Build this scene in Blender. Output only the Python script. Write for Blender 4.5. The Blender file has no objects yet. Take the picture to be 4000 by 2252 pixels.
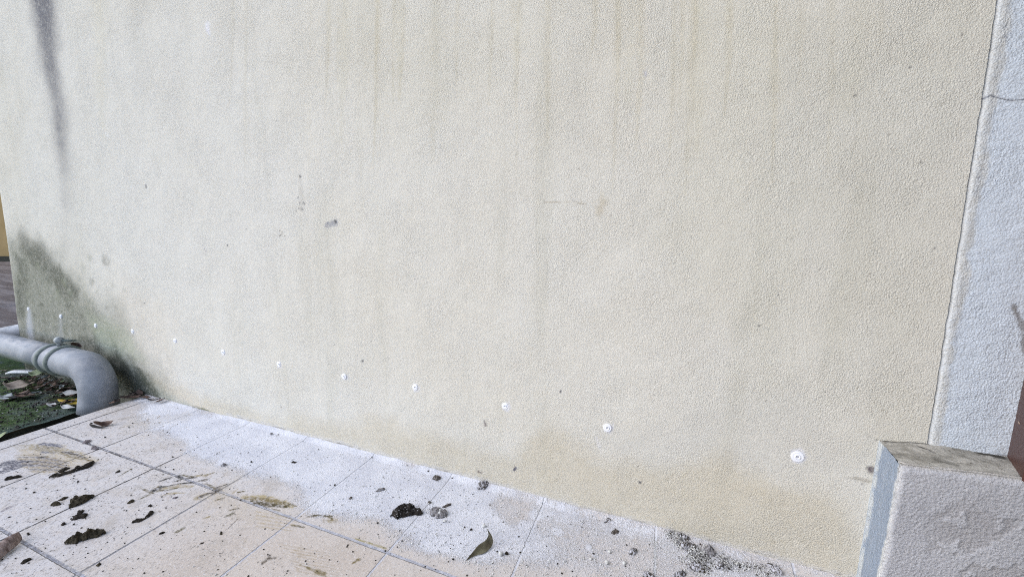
import bpy, math, random
import numpy as np

SC = bpy.context.scene
COL = SC.collection
R_ = random.Random(7)

# ------------------------------------------------------------------ camera, world, sun, exposure
F_PX, YAW, PITCH, ROLL = 1547.36, -0.36114, -0.155598, 0.01333
CAM = np.array([0.0, -1.00036, 0.77602])
cy, sy, cp, sp, cr, sr = math.cos(YAW), math.sin(YAW), math.cos(PITCH), math.sin(PITCH), math.cos(ROLL), math.sin(ROLL)
FW = np.array([sy*cp, cy*cp, sp]); _r = np.array([cy, -sy, 0.0]); _u = np.cross(_r, FW)
RI = cr*_r + sr*_u; UP = -sr*_r + cr*_u
cam = bpy.data.cameras.new('camera'); cam.sensor_width = 36; cam.lens = F_PX/4000*36
cam.clip_start = .01; cam.clip_end = 500
co = bpy.data.objects.new('camera', cam); COL.objects.link(co); SC.camera = co
from mathutils import Matrix, Vector
M = Matrix.Identity(4)
for i in range(3):
    M[i][0] = RI[i]; M[i][1] = UP[i]; M[i][2] = -FW[i]; M[i][3] = CAM[i]
co.matrix_world = M

SUN_EL, SUN_AZ = 38.0, 228.0        # azimuth measured from +Y clockwise: the light comes from the front left
w = bpy.data.worlds.new('World'); SC.world = w; w.use_nodes = True
nt = w.node_tree; nt.nodes.clear()
sky = nt.nodes.new('ShaderNodeTexSky'); sky.sky_type = 'NISHITA'; sky.sun_disc = False
sky.sun_elevation = math.radians(SUN_EL); sky.sun_rotation = math.radians(SUN_AZ)
sky.air_density = 1.0; sky.dust_density = 1.0; sky.ozone_density = 1.0
bg = nt.nodes.new('ShaderNodeBackground'); bg.inputs[1].default_value = 0.15
wo = nt.nodes.new('ShaderNodeOutputWorld')
nt.links.new(sky.outputs[0], bg.inputs[0]); nt.links.new(bg.outputs[0], wo.inputs[0])
sl = bpy.data.lights.new('sun', 'SUN'); sl.energy = 1.0; sl.angle = math.radians(42); sl.color = (1, .985, .97)
so = bpy.data.objects.new('sun', sl); COL.objects.link(so)
az = math.radians(SUN_AZ); el = math.radians(SUN_EL)
sdir = Vector((math.sin(az)*math.cos(el), math.cos(az)*math.cos(el), math.sin(el)))
so.rotation_euler = sdir.to_track_quat('Z', 'Y').to_euler()
SC.cycles.use_denoising = False; SC.cycles.filter_width = 1.1
SC.cycles.max_bounces = 5; SC.cycles.diffuse_bounces = 3; SC.cycles.sample_clamp_indirect = 4
SC.view_settings.view_transform = 'Standard'; SC.view_settings.look = 'None'
SC.view_settings.exposure = 0.88; SC.view_settings.gamma = 1

# ------------------------------------------------------------------ pixels of the survey -> points on real planes
def ray(px):
    a = np.atleast_2d(np.array(px, float))
    return ((a[:, 0]-2000)/F_PX)[:, None]*RI + (-(a[:, 1]-1126)/F_PX)[:, None]*UP + FW
def on_floor(px, z=0.0):
    d = ray(px); t = (z-CAM[2])/d[:, 2]; return CAM + t[:, None]*d
def on_wall(px, y=0.0):
    d = ray(px); t = (y-CAM[1])/d[:, 1]; return CAM + t[:, None]*d

# ------------------------------------------------------------------ numpy noise
def _h(ix, iy, s):
    n = (ix.astype(np.int64)*374761393 + iy.astype(np.int64)*668265263 + s*1442695041) & 0x7fffffff
    n = ((n ^ (n >> 13))*1274126177) & 0x7fffffff
    return ((n ^ (n >> 16)) & 0xffff)/65535.0
def vnoise(x, y, s=0):
    x = np.asarray(x, float); y = np.asarray(y, float)
    ix = np.floor(x); iy = np.floor(y); fx = x-ix; fy = y-iy
    fx = fx*fx*(3-2*fx); fy = fy*fy*(3-2*fy)
    a = _h(ix, iy, s); b = _h(ix+1, iy, s); c = _h(ix, iy+1, s); d = _h(ix+1, iy+1, s)
    return (a*(1-fx)+b*fx)*(1-fy) + (c*(1-fx)+d*fx)*fy
def fbm(x, y, s=0, o=4):
    t = 0; a = .5; q = 0
    for i in range(o):
        t = t + a*vnoise(np.asarray(x)*2**i, np.asarray(y)*2**i, s+i*17); q += a; a *= .55
    return t/q
def sstep(a, b, x):
    t = np.clip((x-a)/(b-a), 0, 1); return t*t*(3-2*t)

# ------------------------------------------------------------------ node helper
class G:
    def __init__(self, name, rough=.8, spec=.3):
        self.m = bpy.data.materials.new(name); self.m.use_nodes = True
        self.t = self.m.node_tree; self.t.nodes.clear()
        self.b = self.t.nodes.new('ShaderNodeBsdfPrincipled'); o = self.t.nodes.new('ShaderNodeOutputMaterial')
        self.t.links.new(self.b.outputs[0], o.inputs[0])
        self.b.inputs['Roughness'].default_value = rough; self.b.inputs['Specular IOR Level'].default_value = spec
        self.tc = self.t.nodes.new('ShaderNodeTexCoord').outputs['Object']
    def set(self, sock, v):
        if hasattr(v, 'is_output') and v.is_output: self.t.links.new(v, sock)
        elif isinstance(v, (tuple, list)): sock.default_value = tuple(v) + ((1,) if len(v) == 3 and len(sock.default_value) == 4 else ())
        else: sock.default_value = v
    def noise(self, scale, detail=3, rough=.55, vec=None, dist=0, out=0):
        n = self.t.nodes.new('ShaderNodeTexNoise'); n.inputs['Scale'].default_value = scale
        n.inputs['Detail'].default_value = detail; n.inputs['Roughness'].default_value = rough; n.inputs['Distortion'].default_value = dist
        self.t.links.new(vec or self.tc, n.inputs['Vector']); return n.outputs[out]
    def vor(self, scale, vec=None, feat='F1', rnd=1):
        n = self.t.nodes.new('ShaderNodeTexVoronoi'); n.feature = feat; n.inputs['Scale'].default_value = scale
        n.inputs['Randomness'].default_value = rnd
        self.t.links.new(vec or self.tc, n.inputs['Vector']); return n.outputs[0]
    def map(self, scale=(1, 1, 1), loc=(0, 0, 0), rot=(0, 0, 0), vec=None):
        n = self.t.nodes.new('ShaderNodeMapping'); n.inputs['Scale'].default_value = scale
        n.inputs['Location'].default_value = loc; n.inputs['Rotation'].default_value = rot
        self.t.links.new(vec or self.tc, n.inputs[0]); return n.outputs[0]
    def math(self, op, a, b=0.0, c=0.0, clamp=False):
        n = self.t.nodes.new('ShaderNodeMath'); n.operation = op; n.use_clamp = clamp
        for i, v in enumerate((a, b, c)): self.set(n.inputs[i], v)
        return n.outputs[0]
    def ss(self, a, b, x, lo=0.0, hi=1.0):
        n = self.t.nodes.new('ShaderNodeMapRange'); n.interpolation_type = 'SMOOTHSTEP'
        for k, v in zip(('Value', 'From Min', 'From Max', 'To Min', 'To Max'), (x, a, b, lo, hi)): self.set(n.inputs[k], v)
        return n.outputs[0]
    def mix(self, f, a, b, mode='MIX'):
        n = self.t.nodes.new('ShaderNodeMix'); n.data_type = 'RGBA'; n.blend_type = mode
        self.set(n.inputs[0], f); self.set(n.inputs[6], a); self.set(n.inputs[7], b); return n.outputs[2]
    def attr(self, name, out='Color'):
        n = self.t.nodes.new('ShaderNodeAttribute'); n.attribute_name = name; return n.outputs[out]
    def sep(self, v):
        n = self.t.nodes.new('ShaderNodeSeparateXYZ'); self.t.links.new(v, n.inputs[0]); return n.outputs
    def col(self, v): self.set(self.b.inputs['Base Color'], v)
    def rough(self, v): self.set(self.b.inputs['Roughness'], v)
    def bump(self, h, dist, strength=1.0):
        n = self.t.nodes.new('ShaderNodeBump'); n.inputs['Distance'].default_value = dist
        n.inputs['Strength'].default_value = strength; self.set(n.inputs['Height'], h)
        if getattr(self, 'lastn', None): self.t.links.new(self.lastn, n.inputs['Normal'])
        self.t.links.new(n.outputs[0], self.b.inputs['Normal']); self.lastn = n.outputs[0]

# ------------------------------------------------------------------ mesh helpers
def mesh_np(name, V, Fq, mat, smooth=True, parent=None, link=True):
    me = bpy.data.meshes.new(name); V = np.asarray(V, np.float32); Fq = np.asarray(Fq, np.int32)
    me.vertices.add(len(V)); me.vertices.foreach_set('co', V.ravel())
    k = Fq.shape[1]; me.loops.add(Fq.size); me.loops.foreach_set('vertex_index', Fq.ravel())
    me.polygons.add(len(Fq)); me.polygons.foreach_set('loop_start', np.arange(0, Fq.size, k, dtype=np.int32))
    me.polygons.foreach_set('loop_total', np.full(len(Fq), k, np.int32))
    me.polygons.foreach_set('use_smooth', np.full(len(Fq), smooth))
    me.update(calc_edges=True); me.validate()
    me.materials.append(mat)
    o = bpy.data.objects.new(name, me); COL.objects.link(o)
    if parent: o.parent = parent
    return o
def mesh_py(name, V, Fs, mat, smooth=True, parent=None):
    me = bpy.data.meshes.new(name); me.from_pydata([tuple(map(float, v)) for v in V], [], [tuple(map(int, f)) for f in Fs]); me.update()
    for p in me.polygons: p.use_smooth = smooth
    me.materials.append(mat); o = bpy.data.objects.new(name, me); COL.objects.link(o)
    if parent: o.parent = parent
    return o
def grid_faces(nu, nv, flip=False):
    i = np.arange(nu*nv).reshape(nu, nv)
    a, b, c, d = i[:-1, :-1].ravel(), i[1:, :-1].ravel(), i[1:, 1:].ravel(), i[:-1, 1:].ravel()
    return np.stack([a, d, c, b] if flip else [a, b, c, d], 1)
def color_attr(o, name, rgba):
    a = o.data.color_attributes.new(name, 'FLOAT_COLOR', 'POINT'); a.data.foreach_set('color', np.asarray(rgba, np.float32).ravel())
def float_attr(o, name, v):
    a = o.data.attributes.new(name, 'FLOAT', 'POINT'); a.data.foreach_set('value', np.asarray(v, np.float32).ravel())
def tag(o, label=None, cat=None, group=None, kind=None):
    if label: o['label'] = label
    if cat: o['category'] = cat
    if group: o['group'] = group
    if kind: o['kind'] = kind
    return o
def empty(name, loc):
    o = bpy.data.objects.new(name, None); o.location = loc; COL.objects.link(o); return o
def box_vf(x0, x1, y0, y1, z0, z1):
    V = [(x, y, z) for x in (x0, x1) for y in (y0, y1) for z in (z0, z1)]
    return V, [(0, 1, 3, 2), (4, 6, 7, 5), (0, 4, 5, 1), (2, 3, 7, 6), (0, 2, 6, 4), (1, 5, 7, 3)]
def tube(path, rad, n=40, cap=True):
    P = [Vector(p) for p in path]; V = []; Fs = []; N = None
    for i, p in enumerate(P):
        t = (P[min(i+1, len(P)-1)]-P[max(i-1, 0)]).normalized()
        if N is None: N = t.orthogonal().normalized()
        N = (N - t*N.dot(t)).normalized(); B = t.cross(N)
        r = rad[i] if hasattr(rad, '__len__') else rad
        for k in range(n):
            a = 2*math.pi*k/n; V.append(p+N*math.cos(a)*r+B*math.sin(a)*r)
    for i in range(len(P)-1):
        for k in range(n):
            Fs.append((i*n+k, i*n+(k+1) % n, (i+1)*n+(k+1) % n, (i+1)*n+k))
    if cap: Fs.append(tuple(range(n))[::-1]); Fs.append(tuple(range((len(P)-1)*n, len(P)*n)))
    return V, Fs

# ------------------------------------------------------------------ painting of lasting stains (own shape, own colour)
class Paint:
    """rgba overlay on the vertices of a dense sheet; (u, v) are metres in the plane of the sheet"""
    def __init__(s, u, v): s.u = u; s.v = v; s.c = np.zeros((len(u), 4)); s.c[:, :3] = .5
    def over(s, idx, a, col):
        A = s.c[idx, 3]; na = a + A*(1-a); k = np.where(na > 1e-6, a/np.maximum(na, 1e-6), 0)[:, None]
        s.c[idx, :3] = s.c[idx, :3]*(1-k) + np.array(col)*k; s.c[idx, 3] = na
    def stroke(s, pts, wid, col, alpha=1.0, soft=.5, wob=.3, freq=60, seed=1, streak=0):
        P = np.array(pts, float); W_ = np.array(wid if hasattr(wid, '__len__') else [wid]*len(P), float); m = W_.max()*1.8
        idx = np.where((s.u > P[:, 0].min()-m) & (s.u < P[:, 0].max()+m) & (s.v > P[:, 1].min()-m) & (s.v < P[:, 1].max()+m))[0]
        if len(idx) == 0: return
        u = s.u[idx]; v = s.v[idx]; best = np.full(len(idx), 9.0); side = np.zeros(len(idx)); along = np.zeros(len(idx)); L = 0
        if len(P) == 1: best = np.hypot(u-P[0, 0], v-P[0, 1])/W_[0]
        for i in range(len(P)-1):
            a, b = P[i], P[i+1]; d = b-a; l = max(np.hypot(*d), 1e-6)
            t = np.clip(((u-a[0])*d[0]+(v-a[1])*d[1])/l**2, 0, 1); ww = W_[i]*(1-t)+W_[i+1]*t
            q = np.hypot(u-a[0]-t*d[0], v-a[1]-t*d[1])/np.maximum(ww, 1e-5); k = q < best
            sd = ((u-a[0])*-d[1]+(v-a[1])*d[0])/l/np.maximum(ww, 1e-5)
            best[k] = q[k]; side[k] = sd[k]; along[k] = (L+t*l)[k]; L += l
        n = fbm(u*freq, v*freq, seed, 3)-.5
        a = (1-sstep(1-soft, 1, best + n*2*wob))*alpha
        if streak: a = a*sstep(.5-streak*.35, .5+.1, vnoise(side*9+seed, along*8, seed+5)*.7+.3*vnoise(side*21, along*25, seed+9))
        s.over(idx, np.clip(a, 0, 1), col)
    def poly(s, pts, col, alpha=1.0, soft=.01, wob=.01, freq=20, seed=1, o=4):
        P = np.array(pts, float); m = soft*2+wob*2
        idx = np.where((s.u > P[:, 0].min()-m) & (s.u < P[:, 0].max()+m) & (s.v > P[:, 1].min()-m) & (s.v < P[:, 1].max()+m))[0]
        if len(idx) == 0: return
        d = sdist(P, s.u[idx], s.v[idx]) + (fbm(s.u[idx]*freq, s.v[idx]*freq, seed, o)-.5)*2*wob
        s.over(idx, (1-sstep(-soft, soft, d))*alpha, col)
def sdist(P, u, v):
    """signed distance to a polygon, negative inside"""
    d = np.full(len(u), 9.0); ins = np.zeros(len(u), bool)
    for i in range(len(P)):
        a, b = P[i], P[(i+1) % len(P)]; e = b-a; l2 = max(e@e, 1e-12)
        t = np.clip(((u-a[0])*e[0]+(v-a[1])*e[1])/l2, 0, 1)
        d = np.minimum(d, np.hypot(u-a[0]-t*e[0], v-a[1]-t*e[1]))
        c = ((a[1] > v) != (b[1] > v)) & (u < (b[0]-a[0])*(v-a[1])/((b[1]-a[1]) or 1e-9)+a[0]); ins ^= c
    return np.where(ins, -d, d)
def FL(pts, x0=0, y0=0, s=1.0, z=0.0):      # survey pixels (in a crop with origin x0,y0 and zoom s) -> floor x,y
    return on_floor([(x0+a/s, y0+b/s) for a, b in pts], z)[:, :2]
def WL(pts, x0=0, y0=0, s=1.0):
    return on_wall([(x0+a/s, y0+b/s) for a, b in pts])[:, [0, 2]]

# ================================================================== MATERIALS
def plaster(name, base, base2, grain=430, amp=.00060, warm=None):
    g = G(name, .9, .15)
    n = g.noise(1.3, 4, .6); n2 = g.noise(7, 3, .6)
    c = g.mix(g.ss(.3, .7, n), base, base2)
    c = g.mix(g.ss(.35, .75, n2, 0, .35), c, base2)
    # rain-washed vertical runs, faint
    run = g.noise(1.0, 4, .6, g.map((9, 9, .8)))
    c = g.mix(g.ss(.5, .75, run, 0, .30), c, tuple(v*k for v, k in zip(base, (.74, .75, .70))))
    # painted-in stains
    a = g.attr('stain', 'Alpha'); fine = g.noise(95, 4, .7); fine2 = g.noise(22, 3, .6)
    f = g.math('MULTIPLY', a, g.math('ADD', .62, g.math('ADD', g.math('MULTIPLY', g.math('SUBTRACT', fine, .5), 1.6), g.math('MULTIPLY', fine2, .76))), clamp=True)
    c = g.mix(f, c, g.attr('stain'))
    # pits that hold dirt
    pit = g.ss(.70, .76, g.noise(260, 2, .6)); rare = g.ss(.56, .66, g.noise(11, 2, .5))
    c = g.mix(g.math('MULTIPLY', g.math('MULTIPLY', pit, rare), .5), c, (.10, .09, .08))
    g.col(c)
    h = g.noise(grain, 2.5, .6, None, .15)
    h2 = g.noise(grain*.35, 2, .5)
    wv = g.t.nodes.new('ShaderNodeVectorMath'); wv.operation = 'ADD'
    wn = g.t.nodes.new('ShaderNodeVectorMath'); wn.operation = 'SCALE'; wn.inputs['Scale'].default_value = .006
    g.t.links.new(g.noise(130, 2, .5, out=1), wn.inputs[0]); g.t.links.new(g.tc, wv.inputs[0]); g.t.links.new(wn.outputs[0], wv.inputs[1])
    cell = g.vor(grain*.85, wv.outputs[0]); pitn = g.ss(.42, .72, cell)
    hh = g.math('ADD', g.math('MULTIPLY', g.math('SUBTRACT', 1.0, cell), .9), g.math('ADD', g.math('MULTIPLY', h, .8), g.math('MULTIPLY', h2, .35)))
    hh = g.math('MULTIPLY', g.math('SUBTRACT', hh, 1.08), g.ss(.3, .7, g.noise(6, 4, .65), .6, 1.35))
    c = g.mix(g.math('MULTIPLY', g.math('MULTIPLY', pitn, g.ss(.35, .6, h)), .25), c, (.24, .225, .19))      # pit shade painted into the colour for grain contrast
    g.col(c)
    g.bump(hh, amp*1.9, 1.0)
    return g
CREAM = (.64, .617, .556); CREAM2 = (.665, .655, .617)
m_wall = plaster('cream_plaster', CREAM, CREAM2).m
m_pil = plaster('pale_plaster', (.55, .61, .70), (.60, .66, .745), 340, .00062).m

def flat(name, colA, colB, scale=40, rough=.8, spec=.3, bump=0, bscale=200, det=4, thr=(.35, .65)):
    g = G(name, rough, spec); c = g.mix(g.ss(thr[0], thr[1], g.noise(scale, det, .6)), colA, colB); g.col(c)
    if bump: g.bump(g.noise(bscale, 3, .6), bump)
    return g.m

# floor tiles
TX0, TY0, TS = -1.7675, -.3175, .30
g = G('floor_tiles', .62, .35)
S = g.sep(g.tc); wob = g.math('MULTIPLY', g.math('SUBTRACT', g.noise(60, 3, .6), .5), .0035)
def linedist(coord, off, per):
    t = g.math('DIVIDE', g.math('SUBTRACT', coord, off), per)
    return g.math('MULTIPLY', g.math('ABSOLUTE', g.math('SUBTRACT', t, g.math('ROUND', t))), per)
dx = g.math('ADD', linedist(S[0], TX0, TS), wob)
dy0 = g.math('ADD', linedist(S[1], TY0, TS), wob)
dy = g.math('ADD', dy0, g.ss(-.25, -.2, S[1], 0, .1))            # the tile next to the wall is a whole one
gx = g.ss(.0015, .0036, dx, 1, 0); gy = g.ss(.0026, .0044, dy, 1, 0)
edge = g.ss(-.0005, .001, g.math('ABSOLUTE', g.math('SUBTRACT', S[0], -2.071)), 1, 0)
gx = g.math('MAXIMUM', gx, g.math('MULTIPLY', edge, .8))
grout = g.math('MAXIMUM', gx, gy)
base = g.mix(g.ss(.3, .7, g.noise(5, 4, .6)), (.53, .46, .40), (.60, .535, .475))
base = g.mix(g.ss(.4, .7, g.noise(140, 3, .7), 0, .30), base, (.44, .36, .30))
# thin grey-white haze of dried cement on the tiles, blotchy
hz = g.attr('film', 'Fac')
hzf = g.math('MULTIPLY', hz, g.ss(.25, .6, g.noise(34, 5, .68), .45, 1))
base = g.mix(hzf, base, (.60, .58, .59))
groutc = g.mix(g.ss(-1.75, -.75, S[0]), (.085, .075, .085), (.37, .38, .44))
groutc = g.mix(g.ss(.45, .6, g.noise(70, 4, .7), 0, .6), groutc, (.60, .61, .68))
groutx = g.mix(g.ss(-1.5, -.7, S[0]), (.035, .03, .033), (.52, .53, .60))
groutc = g.mix(gy, groutx, groutc)
c = g.mix(grout, base, groutc)
# fine specks of dirt, more of them on the left
spk = g.ss(.535, .61, g.noise(125, 4, .75, g.map((1.6, .8, 1), (3, 1, 0), (0, 0, .5))))
spl = g.ss(-.5, -1.7, S[0], .25, .85)
spm = g.math('MULTIPLY', spk, g.math('MULTIPLY', spl, g.ss(.35, .6, g.noise(14, 3, .6), .4, 1)))
c = g.mix(spm, c, (.13, .112, .105))
spk2 = g.math('MULTIPLY', g.ss(.60, .66, g.noise(62, 4, .75, g.map((1.3, .9, 1), (1, 6, 0), (0, 0, .8)))), spl)
c = g.mix(g.math('MULTIPLY', spk2, .8), c, (.19, .165, .15))
c = g.mix(g.math('MULTIPLY', g.ss(.56, .64, g.noise(170, 3, .7, g.map((1, 1, 1), (9, 4, 0)))), .5), c, (.70, .69, .71))
grm = g.math('MULTIPLY', g.ss(.50, .68, g.noise(11, 5, .72)), g.ss(-.2, -1.2, S[0], .10, .42))
c = g.mix(grm, c, (.36, .32, .275))
# white dust
d = g.attr('dust', 'Fac'); dn = g.noise(48, 5, .72); dn2 = g.noise(300, 2, .6)
dn3 = g.noise(150, 4, .7)
df = g.math('SUBTRACT', g.math('ADD', g.math('MULTIPLY', d, 2.05), g.math('ADD', g.math('MULTIPLY', dn, .9), g.math('ADD', g.math('MULTIPLY', dn2, .9), g.math('MULTIPLY', dn3, 1.2)))), 2.05)
df = g.ss(0, .85, df); df = g.math('MULTIPLY', df, g.ss(.02, .15, d))
df = g.math('MAXIMUM', df, g.math('MULTIPLY', g.math('MULTIPLY', grout, g.ss(.1, .45, d)), g.ss(.36, .50, g.noise(28, 4, .7))))
dc = g.mix(g.ss(.35, .65, g.noise(9, 4, .6)), (.60, .615, .68), (.70, .715, .775))
dc = g.mix(g.ss(.56, .66, g.noise(210, 3, .7), 0, .55), dc, (.40, .39, .42))
c = g.mix(g.math('MULTIPLY', df, .93), c, dc)
# stains: mud smears
a = g.attr('stain', 'Alpha'); fn = g.noise(150, 4, .75, g.map((.40, 1.7, 1), (0, 0, 0), (0, 0, .12))); fn2 = g.noise(75, 3, .65)
f = g.math('MULTIPLY', a, g.ss(.40, .60, g.math('ADD', g.math('MULTIPLY', fn, .65), g.math('MULTIPLY', fn2, .35)), .32, 1.35), clamp=True)
c = g.mix(f, c, g.attr('stain'))
g.col(c)
g.rough(g.math('ADD', .5, g.math('MULTIPLY', df, .45)))
hh = g.math('ADD', g.math('MULTIPLY', grout, -1.0), g.math('MULTIPLY', df, g.math('ADD', .25, g.math('MULTIPLY', g.noise(260, 3, .65), .9))))
g.bump(g.math('ADD', hh, g.math('MULTIPLY', g.noise(400, 2, .6), .18)), .0024)
m_tile = g.m

# mossy ground
g = G('mossy_concrete', .95, .1)
n = g.noise(9, 5, .65); n2 = g.noise(60, 5, .75); n3 = g.noise(260, 3, .7)
S = g.sep(g.tc)
c = g.mix(g.ss(.36, .56, n2), (.028, .055, .020), (.085, .13, .050))
c = g.mix(g.ss(.48, .66, n), c, (.11, .13, .125))
c = g.mix(g.ss(-2.50, -2.38, S[0], 0, .75), c, (.085, .115, .115))
c = g.mix(g.ss(.60, .70, n3, 0, .7), c, (.22, .25, .17))
c = g.mix(g.ss(.55, .66, g.noise(30, 3, .7), 0, .55), c, (.05, .038, .030))
far = g.ss(.05, .45, S[1]); fc = g.mix(g.ss(.4, .6, g.noise(3, 5, .7, g.map((.4, 3, 1)))), (.14, .115, .105), (.235, .205, .195))
c = g.mix(far, c, fc)
g.col(c); g.bump(g.math('ADD', n2, g.math('MULTIPLY', n3, .5)), .006)
m_moss = g.m
m_dark = flat('near_black_gutter', (.006, .008, .007), (.02, .026, .02), 30, .7)  # near-black tone shared by gutter, wall foot and far base band
m_side = flat('step_side', (.30, .26, .22), (.40, .36, .32), 60)

# ================================================================== WALL
def nonuni(x0, x1, step):
    xs = [x0]
    while xs[-1] < x1:
        x = xs[-1]; xs.append(x + step*max(1.0, (abs(x)**2+1)**.5*(1+.35*abs(x))))
    xs[-1] = x1; return np.array(xs)
us = nonuni(-3.24, .52, .0026); us = (us-us[0])/(us[-1]-us[0])
zs = np.concatenate([np.arange(-.12, 1.6, .0042), np.arange(1.6, 3.0, .012)])
LZ = np.array([-.2, .232, .588, .887, 1.3, 3.2]); LX = np.array([-3.262, -3.231, -3.188, -3.165, -3.150, -3.14])
RZ = np.array([-.2, .356, .78, 1.173, 3.2]); RX = np.array([.533, .529, .519, .511, .50])
U, Z = np.meshgrid(us, zs, indexing='ij'); U = U.ravel(); Z = Z.ravel()
xl = np.interp(Z, LZ, LX); xr = np.interp(Z, RZ, RX) + (fbm(Z*40, Z*0, 3, 4)-.5)*.0025
X = xl + U*(xr-xl)
Yw = -(fbm(X*3, Z*3, 5, 3)-.5)*.006 - (fbm(X*26, Z*26, 9, 3)-.5)*.0016
edge = sstep(.012, 0, X-xl); Yw = Yw + edge*.004
wall = mesh_np('plastered_wall', np.stack([X, Yw, Z], 1), grid_faces(len(us), len(zs)), m_wall)
tag(wall, 'long cream textured plaster wall with mould at its lower left corner', 'wall')
P = Paint(X, Z)
# broad tints that stay with the wall: yellowed foot, washed-out grey patches
YEL = (.545, .495, .39); PALE = (.66, .655, .63); GRY = (.42, .425, .42)
P.poly(WL([(430, 1600), (420, 1380), (560, 1440), (760, 1540), (1000, 1610), (1400, 1640), (2000, 1790), (2150, 1660), (2350, 1790), (2600, 1860), (2850, 1790), (3060, 1920), (3350, 1950), (3480, 2300), (2900, 2300), (1900, 1960), (1000, 1700)]), YEL, .58, .04, .05, 7, 3)
P.poly(WL([(400, 1340), (480, 1100), (640, 1150), (700, 1450), (800, 1620), (560, 1600)]), (.66, .57, .46), .22, .09, .08, 5, 4)
P.poly(WL([(2700, -100), (3100, -100), (3200, 1000), (3000, 1500), (2600, 900)]), (.56, .545, .46), .3, .12, .15, 3, 6)
P.poly(WL([(1300, -60), (2300, -60), (2200, 350), (1500, 500)]), (.58, .555, .47), .35, .15, .15, 3, 8)
P.poly(WL([(3000, 200), (3850, -60), (3620, 1700), (3350, 1700)]), (.54, .525, .455), .35, .08, .08, 4, 12)
P.poly(WL([(60, 100), (700, 100), (1300, 700), (1100, 1100), (600, 1100), (100, 900)]), PALE, .55, .2, .15, 2, 9)
P.poly(WL([(2350, 1700), (3100, 1500), (3300, 1820), (2950, 1840), (2750, 1760), (2560, 1830), (2380, 1760)]), (.53, .525, .50), .3, .03, .03, 8, 31)
# soft vertical washes from the top
for x0, x1, ww, a, cc in ((380, 400, .05, .35, (.60, .57, .45)), (540, 560, .09, .28, GRY), (690, 700, .04, .2, GRY), (900, 900, .03, .22, GRY), (1020, 1010, .06, .20, GRY),
        (1350, 1330, .02, .3, (.5, .47, .34)), (1560, 1560, .015, .3, (.5, .47, .34)), (1700, 1690, .02, .22, (.5, .47, .34)), (2020, 2010, .018, .3, (.5, .47, .34)), (2260, 2240, .05, .22, GRY),
        (2480, 2450, .03, .25, (.5, .47, .34)), (2620, 2570, .04, .22, GRY), (2750, 2720, .02, .3, (.5, .47, .34)), (3140, 3080, .03, .2, GRY), (3380, 3300, .03, .2, (.5, .47, .34))):
    k = R_.uniform(350, 900)
    P.stroke(WL([(x0, -200), ((x0+x1)/2, k*.5), (x1, k)]), [ww*1.6, ww*1.3, ww*.7], cc, a*(.34 if cc is GRY else .6), 1.0, .5, 9, int(x0))
for k in range(34):
    x_ = R_.uniform(900, 3500); h_ = R_.uniform(150, 800)
    P.stroke(WL([(x_, -200), (x_-R_.uniform(2, 10), h_*.5), (x_-R_.uniform(6, 26), h_)]), [R_.uniform(.006, .014), R_.uniform(.006, .012), .003], (.47, .42, .29), R_.uniform(.10, .24), 1.0, .5, 12, 900+k)
# the dark rain streak at the upper left
DK = (.15, .152, .175)
for (p0, w0, a0), (p1, w1, a1) in zip(*(lambda L: (L[:-1], L[1:]))([((140, -260), .15, .8), ((158, -60), .15, .8), ((168, 20), .15, .78), ((176, 90), .14, .52), ((184, 160), .14, .62), ((196, 250), .125, .5), ((212, 330), .115, .30),
        ((226, 400), .12, .34), ((234, 480), .125, .38), ((240, 560), .12, .26), ((248, 650), .12, .20), ((254, 780), .10, .12), ((256, 940), .08, .06)])):
    am = (a0+a1)/2
    P.stroke(WL([p0, p1]), [w0, w1], DK, am*.6, 1.0, .35, 8, int(p0[0])); P.stroke(WL([p0, p1]), [w0*.6, w1*.6], DK, am*.5, .9, .4, 11, int(p1[0])+7)
P.stroke(WL([(224, 420), (229, 460), (226, 500)]), [.02, .035, .02], DK, .25, .9, .3, 18, 24)
# mould at the lower left corner, with the elbow's shadow painted in
MO = (.19, .20, .16); MD = (.105, .11, .09)
P.poly(WL([(20, 900), (110, 930), (250, 990), (330, 1120), (470, 1230), (560, 1400), (700, 1600), (300, 1620), (0, 1400)]), MO, .50, .10, .09, 7, 41)
P.poly(WL([(40, 960), (150, 960), (230, 1040), (290, 1140), (380, 1230), (470, 1300), (470, 1420), (60, 1420)]), MO, .60, .06, .08, 10, 42)
P.stroke(WL([(100, 960), (170, 1010), (220, 1080), (290, 1150)]), [.09, .10, .10, .07], MD, .55, .8, .5, 16, 43)
P.stroke(WL([(70, 1230), (90, 1110), (80, 1020)]), [.05, .09, .06], MD, .5, .8, .5, 16, 44)
P.stroke(WL([(280, 1345), (400, 1330), (450, 1350)]), [.05, .05, .02], MD, .55, .8, .4, 22, 45)
P.stroke(WL([(440, 1400), (520, 1470), (600, 1560)]), [.05, .075, .05], (.085, .10, .09), .6, .95, .3, 22, 46)  # right of the elbow: mould with the pipe's shadow painted in
P.stroke(WL([(400, 1330), (520, 1480), (640, 1570), (760, 1600)]), [.08, .11, .09, .03], (.30, .34, .31), .55, .9, .3, 14, 47)
P.stroke(WL([(112, 1215), (116, 1270), (118, 1350)]), [.035, .05, .05], (.50, .52, .56), .75, .8, .35, 25, 48)
P.stroke(WL([(235, 1240), (237, 1300)]), [.03, .03], (.40, .42, .44), .45, .9, .3, 25, 49)
P.poly(WL([(350, 1240), (500, 1280), (560, 1400), (480, 1420), (380, 1330)]), (.40, .44, .33), .45, .05, .05, 12, 50)
P.stroke(WL([(720, 1588), (800, 1600), (860, 1625)]), [.010, .010, .004], (.12, .13, .06), .9, .6, .5, 70, 51)
P.stroke([(-3.3, .02), (-2.7, .02), (-2.3, .03), (-2.12, .03)], [.14, .15, .16, .10], (.05, .06, .04), .88, .7, .5, 18, 52)
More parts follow.
